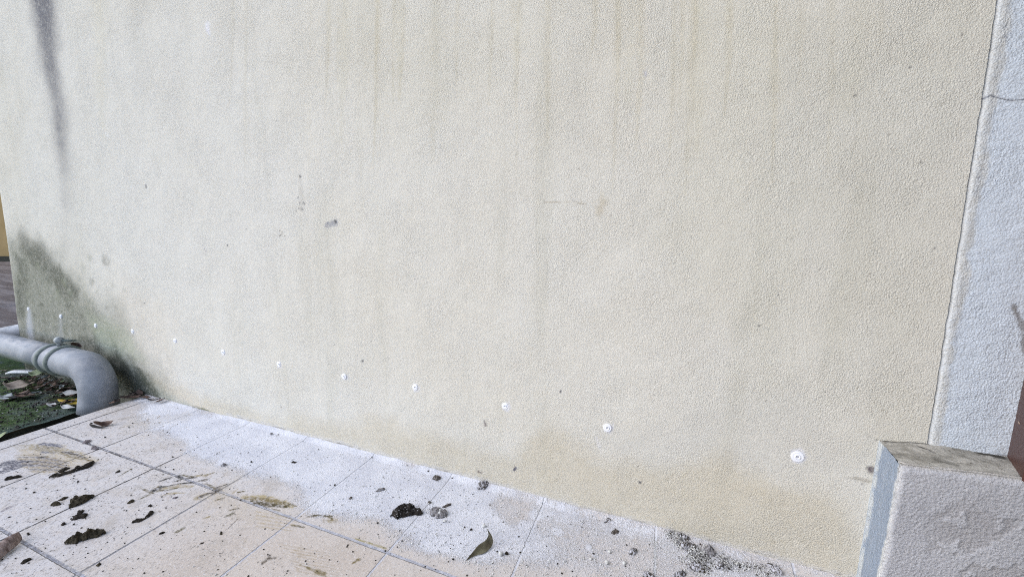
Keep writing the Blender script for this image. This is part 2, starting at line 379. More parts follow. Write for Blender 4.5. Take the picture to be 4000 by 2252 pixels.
P.poly(WL([(430, 1390), (480, 1400), (560, 1480), (610, 1560), (560, 1620), (400, 1620), (400, 1440)]), (.07, .08, .07), .6, .05, .03, 20, 53)  # mould plus the elbow's shadow, painted as one dark patch
for k in range(60):
    q_ = (R_.gauss(230, 110), R_.gauss(1160, 90)); P.stroke(WL([q_]), [R_.uniform(.012, .04)], R_.choice((MD, (.24, .26, .19), (.33, .34, .28))), R_.uniform(.2, .5), .9, .6, 40, 800+k)
# single marks
def mark(px, r, col, a=.9, n=1, sp=0, sd=1):
    for i in range(n):
        p = (px[0]+R_.uniform(-sp, sp), px[1]+R_.uniform(-sp, sp))
        P.stroke(WL([p]), [r*R_.uniform(.7, 1.2)], col, a, .5, .35, 120, sd+i)
DOT = (.10, .10, .12)
for px, r in (((570, 728), .011), ((586, 746), .006), ((1415, 1409), .0055), ((1097, 1588), .004), ((2190, 1528), .0035), ((3758, 135), .004), ((3555, 265), .004), ((3340, 372), .003), ((3600, 633), .0035),
        ((888, 957), .004), ((1280, 872), .004), ((2492, 1823), .004), ((2610, 857), .0028), ((1305, 1345), .003), ((562, 1183), .005), ((3365, 1890), .004), ((960, 893), .003), ((3650, 966), .003),
        ((2500, 1883), .005), ((2182, 1620), .0025), ((1447, 1333), .003), ((1620, 1090), .0025), ((2850, 1335), .0025), ((3040, 1150), .003), ((2965, 1270), .003), ((3200, 1050), .0028)):
    mark(px, r, DOT, .9, 1, 0, int(px[0]))
P.stroke(WL([(1168, 670), (1180, 780), (1175, 820)]), [.005, .02, .008], (.35, .33, .3), .25, .9, .7, 60, 71)
mark((1170, 690), .005, DOT, .95, 2, 4, 72); mark((1180, 800), .004, DOT, .7, 8, 30, 74)
mark((1102, 910), .0035, (.06, .05, .04), .95, 9, 14, 84)
P.stroke(WL([(1275, 880), (1310, 868)]), [.014, .014], (.30, .31, .35), .7, .6, .5, 70, 73); mark((1308, 868), .006, (.05, .05, .06), .9, 2, 4, 91)
P.stroke(WL([(790, 955), (805, 980)]), [.003, .003], (.3, .3, .36), .7, .5, .3, 90, 75)
P.stroke(WL([(2125, 790), (2290, 793)]), [.0022, .0022], (.30, .24, .15), .55, .6, .9, 90, 76)
P.stroke(WL([(2360, 785), (2335, 830)]), [.022, .014], (.42, .35, .23), .35, .95, .8, 60, 77)
P.stroke(WL([(2520, 280), (2522, 300)]), [.006, .004], (.35, .36, .45), .5, .7, .4, 90, 78)
P.stroke(WL([(1892, 1640), (1896, 1660)]), [.004, .006], (.28, .25, .24), .8, .6, .5, 90, 79)
P.stroke(WL([(2008, 1834), (2015, 1824)]), [.004, .004], (.10, .10, .14), .95, .4, .4, 90, 80)
P.stroke(WL([(1865, 1840), (1880, 1845)]), [.003, .003], (.16, .13, .13), .9, .4, .4, 90, 81)
P.stroke(WL([(3310, 1865), (3360, 1870), (3400, 1880)]), [.003, .008, .004], (.30, .27, .22), .5, .8, .6, 80, 82)
P.stroke(WL([(3408, 1835)]), [.011], (.13, .11, .12), .85, .6, .5, 90, 83)
P.stroke(WL([(3370, 1695), (3430, 1718)]), [.0012, .0012], (.25, .25, .25), .6, .6, .5, 90, 85)
P.stroke(WL([(810, 100), (815, 130)]), [.022, .012], (.76, .77, .84), .8, .8, .6, 40, 86)
P.stroke(WL([(385, 490), (425, 535)]), [.004, .003], (.75, .76, .78), .7, .6, .5, 60, 87)
for i in range(150):
    mark((R_.uniform(250, 3550), R_.uniform(60, 1950)), R_.uniform(.0010, .0024), (.16, .14, .12), R_.uniform(.35, .8), 1, 0, 300+i)
# white filler smeared round the plugs
PLUGS = [(111, 1207), (237, 1235), (373, 1271), (518, 1293), (684, 1330), (872, 1374), (1090, 1421), (1344, 1469), (1622, 1511), (1973, 1584), (2373, 1669), (3115, 1782)]
FIL = (.70, .71, .78)
for i, p in enumerate(PLUGS):
    c0 = WL([p])[0]
    P.stroke([c0+(.003+R_.uniform(-.003, .003), -.002+R_.uniform(-.003, .003))], [R_.uniform(.014, .020)], FIL, R_.uniform(.35, .7), .6, .5, 80, 400+i)
    if i > 5:
        P.stroke([c0+(-.006, -.012), c0+(.008, -.012)], [.004, .003], FIL, .7, .7, .6, 90, 420+i)
        P.stroke([c0+(.013, .018), c0+(.014, -.006)], [.0015, .002], FIL, .6, .7, .6, 90, 440+i)
P.poly(WL([(3085, 1755), (3130, 1745), (3155, 1780), (3130, 1810), (3095, 1800)]), FIL, .7, .004, .006, 60, 461)
P.stroke(WL([(2330, 1710), (2350, 1770)]), [.01, .004], FIL, .3, .8, .6, 50, 462)
# dusty foot line
bx = on_wall([(678, 1579), (1000, 1649), (1400, 1742), (1861, 1872), (2000, 1913), (2484, 2027), (3000, 2203), (3184, 2247)])
P.stroke(np.array([(-1.6, .012), (-1.0, .014), (-.3, .010), (.5, .010)]), .010, (.60, .60, .62), .45, .9, .9, 60, 470)
for k in range(70):
    x_ = R_.uniform(-1.9, .42); P.stroke([(x_, R_.uniform(.006, .011)), (x_+R_.uniform(.01, .05), R_.uniform(.006, .011))], [.0015, .002], (.22, .21, .20), R_.uniform(.25, .7), .8, .6, 90, 1000+k)
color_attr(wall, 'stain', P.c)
# the wall's left end, turning the corner, and its back
ez = np.linspace(-.12, 3.0, 60); ex = np.interp(ez, LZ, LX)
V = []
for x, z in zip(ex, ez): V += [(x+.001, .0035, z), (x-.004, .02, z), (x-.004, .22, z), (.5, .22, z)]
Fs = [(4*i+k, 4*i+k+1, 4*i+4+k+1, 4*i+4+k) for i in range(len(ez)-1) for k in range(3)]
m_edge = flat('bare_render_edge', (.60, .59, .55), (.70, .69, .66), 50)
we = mesh_py('wall_end', V, Fs, m_edge, False, wall)

# pilaster
pz = np.concatenate([np.arange(.33, 1.25, .0022), np.arange(1.25, 3.0, .01)]); pu = np.concatenate([np.linspace(0, .026, 14), np.linspace(.0285, .16, 50), np.linspace(.165, .30, 16)])
Uq, Zq = np.meshgrid(pu, pz, indexing='ij'); Uq = Uq.ravel(); Zq = Zq.ravel()
x0 = np.interp(Zq, RZ, RX)+.0012 + (fbm(Zq*40, Zq*0, 3, 4)-.5)*.0025
bead = np.exp(-((Uq-.009)/.0075)**2)*(.0008+.0014*fbm(Zq*55, Uq*0, 8, 3))
fl = (fbm(Uq*30, Zq*30, 4, 3)-.5)*.002 + (fbm(Uq*70, Zq*150, 14, 4)-.5)*.0016
pil = mesh_np('pilaster', np.stack([x0+Uq, .004-bead-fl-sstep(0, .004, Uq)*.004, Zq], 1), grid_faces(len(pu), len(pz)), m_pil)
tag(pil, 'bluish white rough plastered pilaster right of the cracked joint', 'pilaster')
P = Paint(x0+Uq, Zq)
idx = np.arange(len(Uq)); bw = .016+.008*(fbm(Zq*30, Zq*0, 77, 3)-.5)*2 + .006*sstep(.5, 1.1, Zq)
P.over(idx, (1-sstep(bw-.004, bw+.004, Uq))*.8, (.61, .62, .62))
P.over(idx, np.exp(-((Uq-.0)/.0016)**2)*.8, (.16, .16, .18))
cr_ = WL([(3836, 388), (3866, 374), (3905, 384), (3935, 391), (3970, 391), (4010, 386), (4080, 392)])
P.stroke(cr_, .0017, (.10, .11, .15), .95, .6, .2, 120, 2)
P.stroke(WL([(3960, 1190), (4000, 1290), (4000, 1370)]), [.006, .008, .006], (.13, .11, .10), .7, .8, .6, 80, 3)
P.stroke(WL([(3700, 1765), (3850, 1790), (3945, 1790)]), [.003, .006, .012], (.16, .15, .16), .7, .9, .6, 60, 4)
for px in ((3820, 695), (3810, 752), (3925, 145), (3742, 1555), (3850, 1465), (3860, 1345)):
    P.stroke(WL([px]), [.0028], (.2, .22, .3), .7, .6, .5, 120, px[0])
color_attr(pil, 'stain', P.c)

# ================================================================== PLINTH (right)
g = G('plinth_plaster', .9, .15)
n = g.noise(6, 4, .6); c = g.mix(g.ss(.35, .65, n), (.415, .42, .455), (.485, .49, .525))
a = g.attr('stain', 'Alpha'); fine = g.noise(110, 4, .7)
c = g.mix(g.math('MULTIPLY', a, g.ss(.2, .6, fine, .65, 1.0)), c, g.attr('stain'))
c = g.mix(g.ss(.54, .66, g.noise(240, 3, .75), 0, .40), c, (.20, .19, .20)); c = g.mix(g.ss(.56, .68, g.noise(200, 3, .7, g.map((1, 1, 1), (7, 3, 1))), 0, .45), c, (.56, .57, .60)); g.col(c)
g.bump(g.math('ADD', g.noise(260, 4, .75), g.math('MULTIPLY', g.vor(200), .6)), .0026); m_plinth = g.m
PX0, PYF = .455, -.080
def plinth():
    root = empty('plinth', (.455, -.04, 0)); tag(root, 'grey rough plastered plinth block with blue grey left side', 'plinth')
    # front
    a_ = np.concatenate([np.arange(0, .22, .0022), np.arange(.222, .5, .01)]); b_ = np.concatenate([np.arange(-.25, .04, .01), np.arange(.042, .338, .0022)])
    A, B = np.meshgrid(a_, b_, indexing='ij'); A = A.ravel(); B = B.ravel()
    flake = sstep(.525, .54, fbm(A*30+3, B*30, 31, 5))*sstep(.0, .06, A-.03)*sstep(.31, .24, B)
    y = PYF-.001-(fbm(A*60, B*60, 32, 4)-.5)*.0014 + flake*.0017
    top = sstep(.018, 0, .338-B)*.006; lf = sstep(.008, 0, A)*.005
    zz = B + .012*A/.17 + (fbm(A*50, B*0, 33, 3)-.5)*.005*sstep(.02, 0, .338-B)
    xx = PX0 + A + (fbm(B*60, A*0, 34, 4)-.5)*.006*sstep(.02, .006, A)*sstep(0, .006, A)
    o = mesh_np('front_face', np.stack([xx-.455, y+top+lf+.04, zz], 1), grid_faces(len(a_), len(b_)), m_plinth, True, root)
    Q = Paint(A, B); idx = np.arange(len(A))
    Q.over(idx, np.exp(-(A/.0042)**2)*(.55+.4*fbm(B*60, A*60, 35, 3)), (.66, .66, .65))
    Q.over(idx, flake*.55, (.33, .32, .33))
    Q.over(idx, sstep(.335, .325, B)*0+sstep(.326, .336, B)*.6, (.46, .43, .38))
    for k in range(26):
        Q.stroke([(R_.uniform(.03, .2), R_.uniform(.0, .3))], [R_.uniform(.001, .003)], (.2, .2, .22), .7, .6, .5, 120, 500+k)
    color_attr(o, 'stain', Q.c)
    # side face: blue-grey smooth render, cream paint dabbed along both of its edges
    a_ = np.linspace(0, 1, 34); b_ = np.arange(-.25, .345, .004)
    A, B = np.meshgrid(a_, b_, indexing='ij'); A = A.ravel(); B = B.ravel()
    y = .001 + A*(PYF+.0040-.001)
    x = PX0 + .000*A - .0025*(fbm(A*8, B*40, 36, 3)-.5) + np.where(A < .12, -.0025, 0)
    zz = B - .010*A*sstep(.3, .345, B)
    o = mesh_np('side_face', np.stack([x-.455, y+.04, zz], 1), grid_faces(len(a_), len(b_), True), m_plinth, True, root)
    Q = Paint(A*.08, B); idx = np.arange(len(A))
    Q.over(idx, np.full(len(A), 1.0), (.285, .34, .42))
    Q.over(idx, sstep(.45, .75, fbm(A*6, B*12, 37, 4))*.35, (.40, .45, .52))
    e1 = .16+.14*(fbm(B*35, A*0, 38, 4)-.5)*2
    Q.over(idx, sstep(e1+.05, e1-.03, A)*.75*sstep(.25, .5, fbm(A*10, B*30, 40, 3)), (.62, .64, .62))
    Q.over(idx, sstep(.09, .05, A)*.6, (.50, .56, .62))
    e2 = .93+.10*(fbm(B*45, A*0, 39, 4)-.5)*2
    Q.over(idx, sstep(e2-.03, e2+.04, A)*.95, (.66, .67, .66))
    color_attr(o, 'stain', Q.c)
    # top: brown weathered mortar
    a_ = np.linspace(0, .5, 110); b_ = np.linspace(0, 1, 30)
    A, B = np.meshgrid(a_, b_, indexing='ij'); A = A.ravel(); B = B.ravel()
    zb = np.interp(A, [0, .075, .2, .5], [.342, .352, .350, .352]); zf = .334 + .012*A/.17
    z = zb*(1-B)+zf*B + (fbm(A*60, B*6, 41, 4)-.5)*.004
    y = .006*(1-B) + B*(PYF+.003) ; x = PX0 + .003*B + A*(1) - .002
    g2 = G('weathered_mortar', .95, .1)
    nn = g2.noise(20, 5, .7, g2.map((1, 2, 1))); c = g2.mix(g2.ss(.35, .62, nn), (.21, .20, .175), (.41, .395, .36))
    c = g2.mix(g2.ss(.60, .68, g2.noise(55, 4, .7), 0, .8), c, (.07, .06, .05)); c = g2.mix(g2.ss(.55, .7, g2.noise(150, 3, .6), 0, .5), c, (.48, .46, .42))
    c = g2.mix(g2.attr('stain', 'Alpha'), c, g2.attr('stain')); g2.col(c); g2.bump(g2.noise(130, 4, .7), .0025)
    o = mesh_np('ledge_top', np.stack([x-.455, y+.04, z], 1), grid_faces(len(a_), len(b_), True), g2.m, True, root)
    o['label'] = 'brown weathered mortar top'
    Q = Paint(x, y)
    for pts_, w_, al in (([(.640, -.004), (.600, -.003)], [.016, .004], .9), ([(.652, -.02), (.628, -.075)], [.008, .007], .85), ([(.508, -.012), (.520, -.020), (.528, -.030)], [.0025, .003, .002], .95),
            ([(.46, -.002), (.53, -.001)], [.003, .003], .7), ([(.525, -.045), (.545, -.058)], [.012, .010], .45), ([(.538, -.072), (.548, -.078)], [.002, .002], .9)):
        Q.stroke(pts_, w_, (.03, .028, .025), al, .7, .5, 120, int(al*100))
    color_attr(o, 'stain', Q.c)
plinth()

# door frame at the right edge
m_brown = flat('brown_paint', (.075, .035, .028), (.095, .045, .036), 12, .45, .4, .0004, 90)
fr = empty('door_frame', (.65, 0, .345)); tag(fr, 'dark brown painted door frame standing on the plinth', 'door frame')
bL = [(-.002, .0, -.01), (-.027, -.077, -.01), (.10, -.12, -.01), (.12, .0, -.01)]
V = [(a, b, c) for a, b, c in bL] + [(a-.012, b, 2.2) for a, b, c in bL]
mesh_py('jamb', V, [(0, 1, 5, 4), (1, 2, 6, 5), (2, 3, 7, 6), (3, 0, 4, 7), (3, 2, 1, 0), (4, 5, 6, 7)], m_brown, False, fr)
m_scr = flat('scratched_wood', (.40, .30, .24), (.5, .4, .34), 30)
for k, (zz, yy, ln) in enumerate(((.165, -.006, .012), (.150, -.010, .010), (.085, -.018, .010))):
    V, Fs = tube([(-.0035+yy*.33, yy, zz), (-.0045+(yy-ln)*.33, yy-ln, zz-.001)], .0007, 6); mesh_py('scratch', V, Fs, m_scr, True, fr)

# unseen wall, roof slab and parapet, added only to shade the wall's right side
m_shade = flat('shade_wall_plaster', (.24, .25, .26), (.29, .30, .31), 5, .9, .1, .001, 120)
V, Fs = box_vf(.76, .95, -3.2, -.02, -.3, 3.0); shade_wall = mesh_py('added_shade_wall', V, Fs, m_shade, False); tag(shade_wall, 'unseen grey wall added right of the door frame to shade the corner', 'wall')
m_conc = flat('shade_slab_concrete', (.17, .18, .19), (.22, .23, .24), 5, .9, .1, .001, 120)
V, Fs = box_vf(-.5, .755, -3.2, -.02, 2.85, 3.0); pr = mesh_py('added_shade_slab', V, Fs, m_conc, False); tag(pr, 'unseen concrete slab added overhead to shade the right of the wall', 'roof')  # added overhead, out of view, to cut skylight on the right
V, Fs = box_vf(-.05, .755, -2.0, -1.86, -.3, 1.2); pp_ = mesh_py('added_shade_parapet', V, Fs, m_shade, False); tag(pp_, 'unseen low parapet added in front to dim the lower right', 'parapet')  # added out of view to dim the wall's lower right
# ================================================================== FLOOR
xs = [-2.14]
while xs[-1] < .62: xs.append(xs[-1]+.0021*math.hypot(1, xs[-1]))
xs[-1] = .62; xs = np.array(xs); ys = -np.concatenate([np.arange(-.004, .72, .0022), np.arange(.72, 3.0, .05)])
A, B = np.meshgrid(xs, ys, indexing='ij'); A = A.ravel(); B = B.ravel()
hb = np.interp(A, [-2.14, -1.7, -1.2, -.6, -.2, .0, .2, .46, .62], [.006, .004,   .008, .009, .008, .008, .007, .005, .003])*(.7+.6*fbm(A*18, A*0, 51, 3))
wd = .018+.012*fbm(A*9, A*0, 52, 3)
Zf = hb*np.clip(1+B/wd, 0, 1)**1.3 + (fbm(A*90, B*90, 53, 3)-.5)*.0010*sstep(-.2, -.02, B)
floor = mesh_np('tiled_pavement', np.stack([A, B, Zf], 1), grid_faces(len(xs), len(ys), True), m_tile)
tag(floor, kind='structure')
edge_v, edge_f = box_vf(-2.138, .62, -3.0, .0, -.40, -.006)
mesh_py('pavement_slab', edge_v, edge_f, m_side, False, floor)
# dust
poly = FL([(560, 1560), (1000, 1640), (2000, 1905), (3300, 2290), (3300, 2600), (2600, 2600), (2380, 2260), (2100, 2195), (1900, 2175), (1700, 2150), (1580, 2090), (1500, 2010), (1380, 2005), (1260, 1990), (1200, 1930), (1120, 1880), (980, 1850), (900, 1800), (760, 1760), (560, 1640)])
dd = sdist(poly, A, B)
dust = sstep(.075, -.055, dd + (fbm(A*9, B*9, 61, 4)-.5)*.08)
dust *= .80+.20*sstep(.3, .6, fbm(A*7+4, B*7, 62, 3))
thin = sstep(-.50, -.25, A); dust *= 1-.36*thin                                   # scattered, not a coat, to the right
bare = sdist(FL([(1960, 1930), (2080, 1960), (2100, 2060), (1990, 2040), (1900, 1970)]), A, B); dust *= 1-.5*sstep(.03, -.02, bare)
for pl in ([(2120, 2030), (2560, 2120), (2560, 2400), (2250, 2300)], [(2600, 2130), (2720, 2200), (2760, 2320), (2600, 2300)]):
    dust *= 1-.30*sstep(.04, -.03, sdist(FL(pl), A, B))
dust = np.maximum(dust, .50*sstep(-.40, -.06, B)*sstep(-2.1, -1.5, A)*sstep(-.9, -1.4, A))
dust = np.maximum(dust, .50*sstep(-.035, -.008, B)*(.45+.8*fbm(A*30, B*30, 66, 3)))
for px, wv in (((2060, 2060), .035), ((2180, 2075), .02), ((2100, 2010), .03), ((1880, 1960), .03), ((2300, 2135), .012), ((2190, 1985), .02), ((900, 1790), .05), ((1150, 1850), .05), ((1400, 1900), .05), ((1300, 1960), .03)):
    q = FL([px])[0]; dust = np.maximum(dust, .95*np.exp(-((A-q[0])**2+(B-q[1])**2)/wv**2))
float_attr(floor, 'dust', np.clip(dust, 0, 1))
film = .22+.5*fbm(A*3, B*3, 63, 4)+.55*sstep(.14, -.02, dd)-.22*sstep(-1.35, -.9, A)*sstep(-.2, -.34, B)
film += .55*sstep(-.9, -1.5, A)*sstep(.0, -.3, B)
float_attr(floor, 'film', np.clip(film, 0, 1)*.9)
# mud smears
P = Paint(A, B)
OL = (.33, .27, .16); OD = (.10, .08, .035); BK = (.03, .027, .026); SL = (.10, .10, .125); TAN = (.42, .36, .26)
R1 = (0, 1650, 4.143); R2 = (0, 1950, 4.293); R3 = (500, 1750, 3.626); R4 = (1000, 1550, 2.066); R5 = (0, 1550, 2.066); R6 = (400, 1520, 3.68)
S_ = lambda pts, reg, w_, col, a=.9, soft=.6, wob=.4, fr=80, st=0, sd=1: P.stroke(FL(pts, *reg), [v*1.55 for v in w_], col, min(1, a*1.2), soft, wob, fr, sd, st)
P.poly(FL([(540, 380), (700, 320), (1010, 340), (1050, 390), (980, 470), (1300, 470), (1560, 590), (1600, 610), (1300, 700), (1000, 780), (700, 830), (400, 720), (250, 620), (300, 440)], *R1), (.50, .42, .29), .60, .01, .012, 30, 5)
P.poly(FL([(580, 360), (700, 325), (960, 340), (1010, 375), (950, 440), (960, 490), (700, 490), (560, 430)], *R1), (.12, .12, .15), 1.0, .005, .008, 60, 6)
P.poly(FL([(0, 640), (200, 590), (400, 590), (620, 640), (620, 690), (400, 720), (200, 770), (0, 830)], *R1), (.09, .085, .105), .95, .005, .014, 60, 7)
for k in range(9):
    y0 = 560+k*26; S_([(240+k*30, y0-30+k*6), (560+k*20, y0-40+k*8), (900, y0+20), (1150, y0+80)], R1, [.003, .004, .004, .001], (.12, .11, .12) if k % 2 else (.30, .24, .16), .7, .7, .5, 90, 0, 90+k)
for k in range(6):
    y0 = 350+k*16; S_([(150+k*40, y0+30), (500, y0), (1000, y0+60), (1350, y0+130)], R1, [.002, .003, .003, .001], (.34, .28, .17), .6, .7, .5, 90, 0, 120+k)
for k in range(6): S_([(1000+k*80, 500+k*14), (1150+k*70, 560+k*14)], R1, [.002, .003], (.22, .17, .09), .7, .7, .5, 90, 0, 140+k)
S_([(650, 560), (760, 545)], R1, [.005, .003], BK); S_([(1000, 470), (1100, 485), (1250, 520), (1400, 570)], R1, [.003, .006, .003, .002], (.07, .055, .04))
S_([(40, 1430), (120, 1380), (210, 1345)], R1, [.004, .006, .002], (.20, .17, .19), .8)
S_([(1930, 860), (2130, 745)], R1, [.002, .003], OD, .8); S_([(2230, 1250), (2400, 1170)], R1, [.001, .004], OD, .85)
S_([(390, 590), (430, 560), (500, 580), (700, 530), (900, 540)], R3, [.006, .010, .010, .009, .005], OL, .65, .7, .5, 90)
S_([(400, 580), (440, 550), (540, 540), (700, 500), (900, 485)], R3, [.010, .007, .003, .003, .004], BK, .95)
S_([(420, 600), (560, 590), (700, 560)], R3, [.004, .004, .002], OD, .9); S_([(470, 670), (580, 640), (700, 630), (830, 630)], R3, [.002, .005, .003, .002], OL, .7)
S_([(170, 560), (250, 590), (300, 620), (370, 640)], R3, [.001, .003, .003, .002], OD, .7); S_([(140, 725), (230, 690), (285, 660)], R3, [.001, .003, .003], OD, .9)
S_([(450, 465), (520, 440), (600, 415)], R3, [.003, .005, .004], BK, .9); S_([(650, 470), (740, 440)], R3, [.003, .005], (.07, .06, .05), .8)
S_([(710, 395), (760, 410)], R3, [.006, .005], BK, 1); S_([(770, 375), (900, 400), (970, 415)], R3, [.003, .004, .002], OD, .8); S_([(820, 425), (960, 410)], R3, [.003, .003], BK, .9)
S_([(970, 385), (1100, 380), (1210, 345)], R3, [.004, .006, .003], OL, .75); S_([(1100, 380), (1210, 345)], R3, [.002, .002], OD, .9); S_([(1000, 460), (1100, 445)], R3, [.003, .006], (.10, .08, .06), .9)
S_([(1040, 490), (1160, 520), (1230, 570)], R3, [.001, .003, .003], OD, .9)
P.poly(FL([(1050, 640), (1250, 560), (1500, 400), (1700, 340), (1550, 480), (1450, 620), (1300, 720), (1100, 760)], *R3), TAN, .34, .015, .03, 40, 15)
S_([(1260, 600)], R3, [.014], (.05, .04, .035), .9, .8, .6); S_([(1270, 550), (1420, 500)], R3, [.004, .002], BK, .9); S_([(1000, 690), (1080, 660)], R3, [.010, .008], OL, .6); S_([(1040, 680), (1180, 620)], R3, [.006, .003], (.06, .05, .045), .9)
P.poly(FL([(1100, 700), (1300, 620), (1700, 800), (2200, 880), (1900, 1000), (1300, 900)], *R3), (.46, .39, .28), .32, .03, .04, 30, 16)
S_([(1620, 690), (1800, 690), (2000, 720), (2200, 770), (2330, 830)], R3, [.005, .009, .010, .010, .004], (.40, .33, .19), .75, .6, .4, 60)
for k in range(3): S_([(1650, 685+k*14), (1850, 700+k*16), (2100, 750+k*18), (2300, 800+k*12)], R3, [.0015, .002, .002, .001], (.17, .13, .06), .7, .6, .4, 60, 0, 160+k)
S_([(1740, 740), (1900, 780), (2080, 805), (2250, 830)], R3, [.002, .006, .007, .003], (.06, .05, .015), .85, .6, .5, 120); S_([(2030, 850), (2150, 880)], R3, [.002, .002], OD, .7); S_([(2260, 800), (2330, 790)], R3, [.004, .003], OD, .8)
S_([(1240, 735), (1360, 700)], R3, [.002, .003], OD, .8); S_([(1440, 870), (1560, 850)], R3, [.003, .003], (.09, .07, .03), .8); S_([(1390, 960), (1470, 930)], R3, [.004, .005], (.08, .07, .03), .7, .5, .8, 150)
S_([(1560, 620), (1650, 605)], R3, [.003, .003], OD, .8); S_([(1480, 640), (1550, 580)], R3, [.002, .001], OL, .9); S_([(1400, 1150), (1550, 1000)], R3, [.001, .0015], (.15, .12, .11), .8)
S_([(1050, 1000), (1150, 965)], R3, [.001, .003], OL, .8); S_([(690, 1180), (790, 1130)], R3, [.004, .004], (.14, .12, .07), .8, .5, .8, 150)
P.poly(FL([(1620, 1380), (1640, 1310), (1690, 1280), (1680, 1330)], *R3), OL, .5, .004, .006, 80, 17)
S_([(0, 815), (120, 830), (240, 860), (330, 880)], R4, [.004, .007, .006, .002], (.17, .13, .05), .6, .6, .6, 90); S_([(0, 850), (90, 870), (170, 880)], R4, [.005, .007, .003], (.06, .045, .015), .8)
S_([(415, 965), (500, 950), (600, 960), (640, 1010)], R4, [.003, .004, .003, .002], OD, .75, .7, .8, 120); S_([(580, 990), (630, 1000)], R4, [.008, .006], (.25, .20, .10), .5, .7, .9, 150)
S_([(290, 1030), (390, 1050)], R4, [.003, .002], OD, .8); S_([(60, 1330), (110, 1300), (150, 1300)], R4, [.004, .007, .004], (.10, .08, .06), .8, .6, .8, 150); S_([(780, 1335), (830, 1310)], R4, [.003, .004], (.18, .14, .06), .7, .6, .8, 150)
for k in range(9): S_([(150+k*22, 1180+k*26), (350, 1215+k*24), (600+k*10, 1260+k*25)], R4, [.0008, .002, .0008], (.35, .27, .16), .40, .8, .6, 60, 0, 180+k)
for k in range(4): S_([(350+k*30, 1350+k*14), (560, 1410+k*12)], R4, [.001, .002], (.20, .16, .08), .6, .7, .7, 60, 0, 190+k)
S_([(800, 1140), (930, 1180), (1050, 1220)], R4, [.002, .0025, .002], (.33, .29, .16), .8)
for k in range(5): S_([(0, 920+k*30), (200, 960+k*26), (330, 985+k*24)], R4, [.002, .003, .001], (.40, .32, .19), .45, .8, .6, 60, 0, 195+k)
P.poly(FL([(380, 400), (800, 350), (1300, 330), (1150, 440), (700, 560), (250, 600)], *R6), (.48, .42, .32), .25, .03, .05, 35, 18)
for k in range(28):
    q = (R_.uniform(200, 1200), R_.uniform(360, 680)); S_([q, (q[0]+R_.uniform(30, 90), q[1]-R_.uniform(10, 30))], R6, [.001, .002], (.16, .12, .08), .8, .6, .5, 120, 0, 200+k)
# dirt lodged along the wall foot near the pipe
for k in range(40):
    q = (R_.uniform(1180, 1500), 0); q = (q[0], 215+(q[0]-1180)*.27+R_.uniform(-8, 14)); S_([q, (q[0]+R_.uniform(20, 60), q[1]+8)], R6, [.002, .002], (.09, .08, .05), .7, .6, .5, 120, 0, 240+k)
for k in range(210):      # dots of splashed mud on the left tiles
    q = (R_.uniform(0, 1150), R_.uniform(1690, 2250)); fx = FL([q])[0]
    if fx[1] > -.03 or fx[0] < -2.12: continue
    r = R_.choice((.0012, .0016, .0022, .0032)); a_ = R_.uniform(0, 3.1)
    P.stroke([fx, fx+np.array((math.cos(a_), math.sin(a_)))*r*R_.uniform(1, 3)], [r, r*.6], R_.choice((BK, (.08, .065, .05), (.14, .11, .08))), R_.uniform(.6, .95), .5, .4, 120, 600+k)
color_attr(floor, 'stain', P.c)

# lower ground, gutter
gx = np.concatenate([np.linspace(-30, -6, 30), np.linspace(-5.9, -2.375, 360)]); gy_ = np.concatenate([np.linspace(-3, -.8, 20), np.linspace(-.79, .6, 150), np.linspace(.65, 12, 50)])
A, B = np.meshgrid(gx, gy_, indexing='ij'); A = A.ravel(); B = B.ravel()
Zg = -.06 + (fbm(A*14, B*14, 71, 4)-.5)*.012*sstep(1.0, .3, B) + .02*sstep(.02, -.10, -B)*0
# two shallow kerb steps far behind
Zg += .02*sstep(3.0, 3.04, np.hypot(A+3, B)) + .03*sstep(5.2, 5.25, np.hypot(A+3, B))
Aj = A + np.where(A > -2.3751, (fbm(B*20, B*0, 72, 3)-.5)*.02 - .02*sstep(-.25, -.45, B), 0)
gr = mesh_np('ground', np.stack([Aj, B, Zg], 1), grid_faces(len(gx), len(gy_)), m_moss); tag(gr, kind='structure')
V = [(-2.40, -3, -.055), (-2.40, .0, -.055), (-2.36, .0, -.30), (-2.36, -3, -.30), (-2.13, -3, -.30), (-2.13, 0, -.30), (-2.40, -3, -.33), (-2.40, 0, -.33)]
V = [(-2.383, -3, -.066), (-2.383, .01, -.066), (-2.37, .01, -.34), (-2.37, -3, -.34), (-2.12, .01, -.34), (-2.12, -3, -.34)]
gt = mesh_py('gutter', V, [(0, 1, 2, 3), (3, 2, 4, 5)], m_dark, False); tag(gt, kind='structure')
# wall foot behind the gutter: same wall carries on down (near black)
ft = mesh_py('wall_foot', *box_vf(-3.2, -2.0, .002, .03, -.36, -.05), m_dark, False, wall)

# far ochre building wall behind the corner
m_och = flat('ochre_render', (.34, .245, .12), (.40, .29, .15), 2, .9, .1)
fw_ = empty('ochre_building', (-11.4, 2.7, -.01)); tag(fw_, 'ochre rendered building seen past the left corner of the cream wall', 'building')
V, Fs = box_vf(-3.5, 6.0, 0, .3, .10, 4.5); mesh_py('wall', V, Fs, m_och, False, fw_)
V, Fs = box_vf(-3.5, 6.0, -.03, .25, 0, .097); mesh_py('base_band', V, Fs, m_dark, False, fw_)
fw_.rotation_euler = (0, 0, math.radians(20))

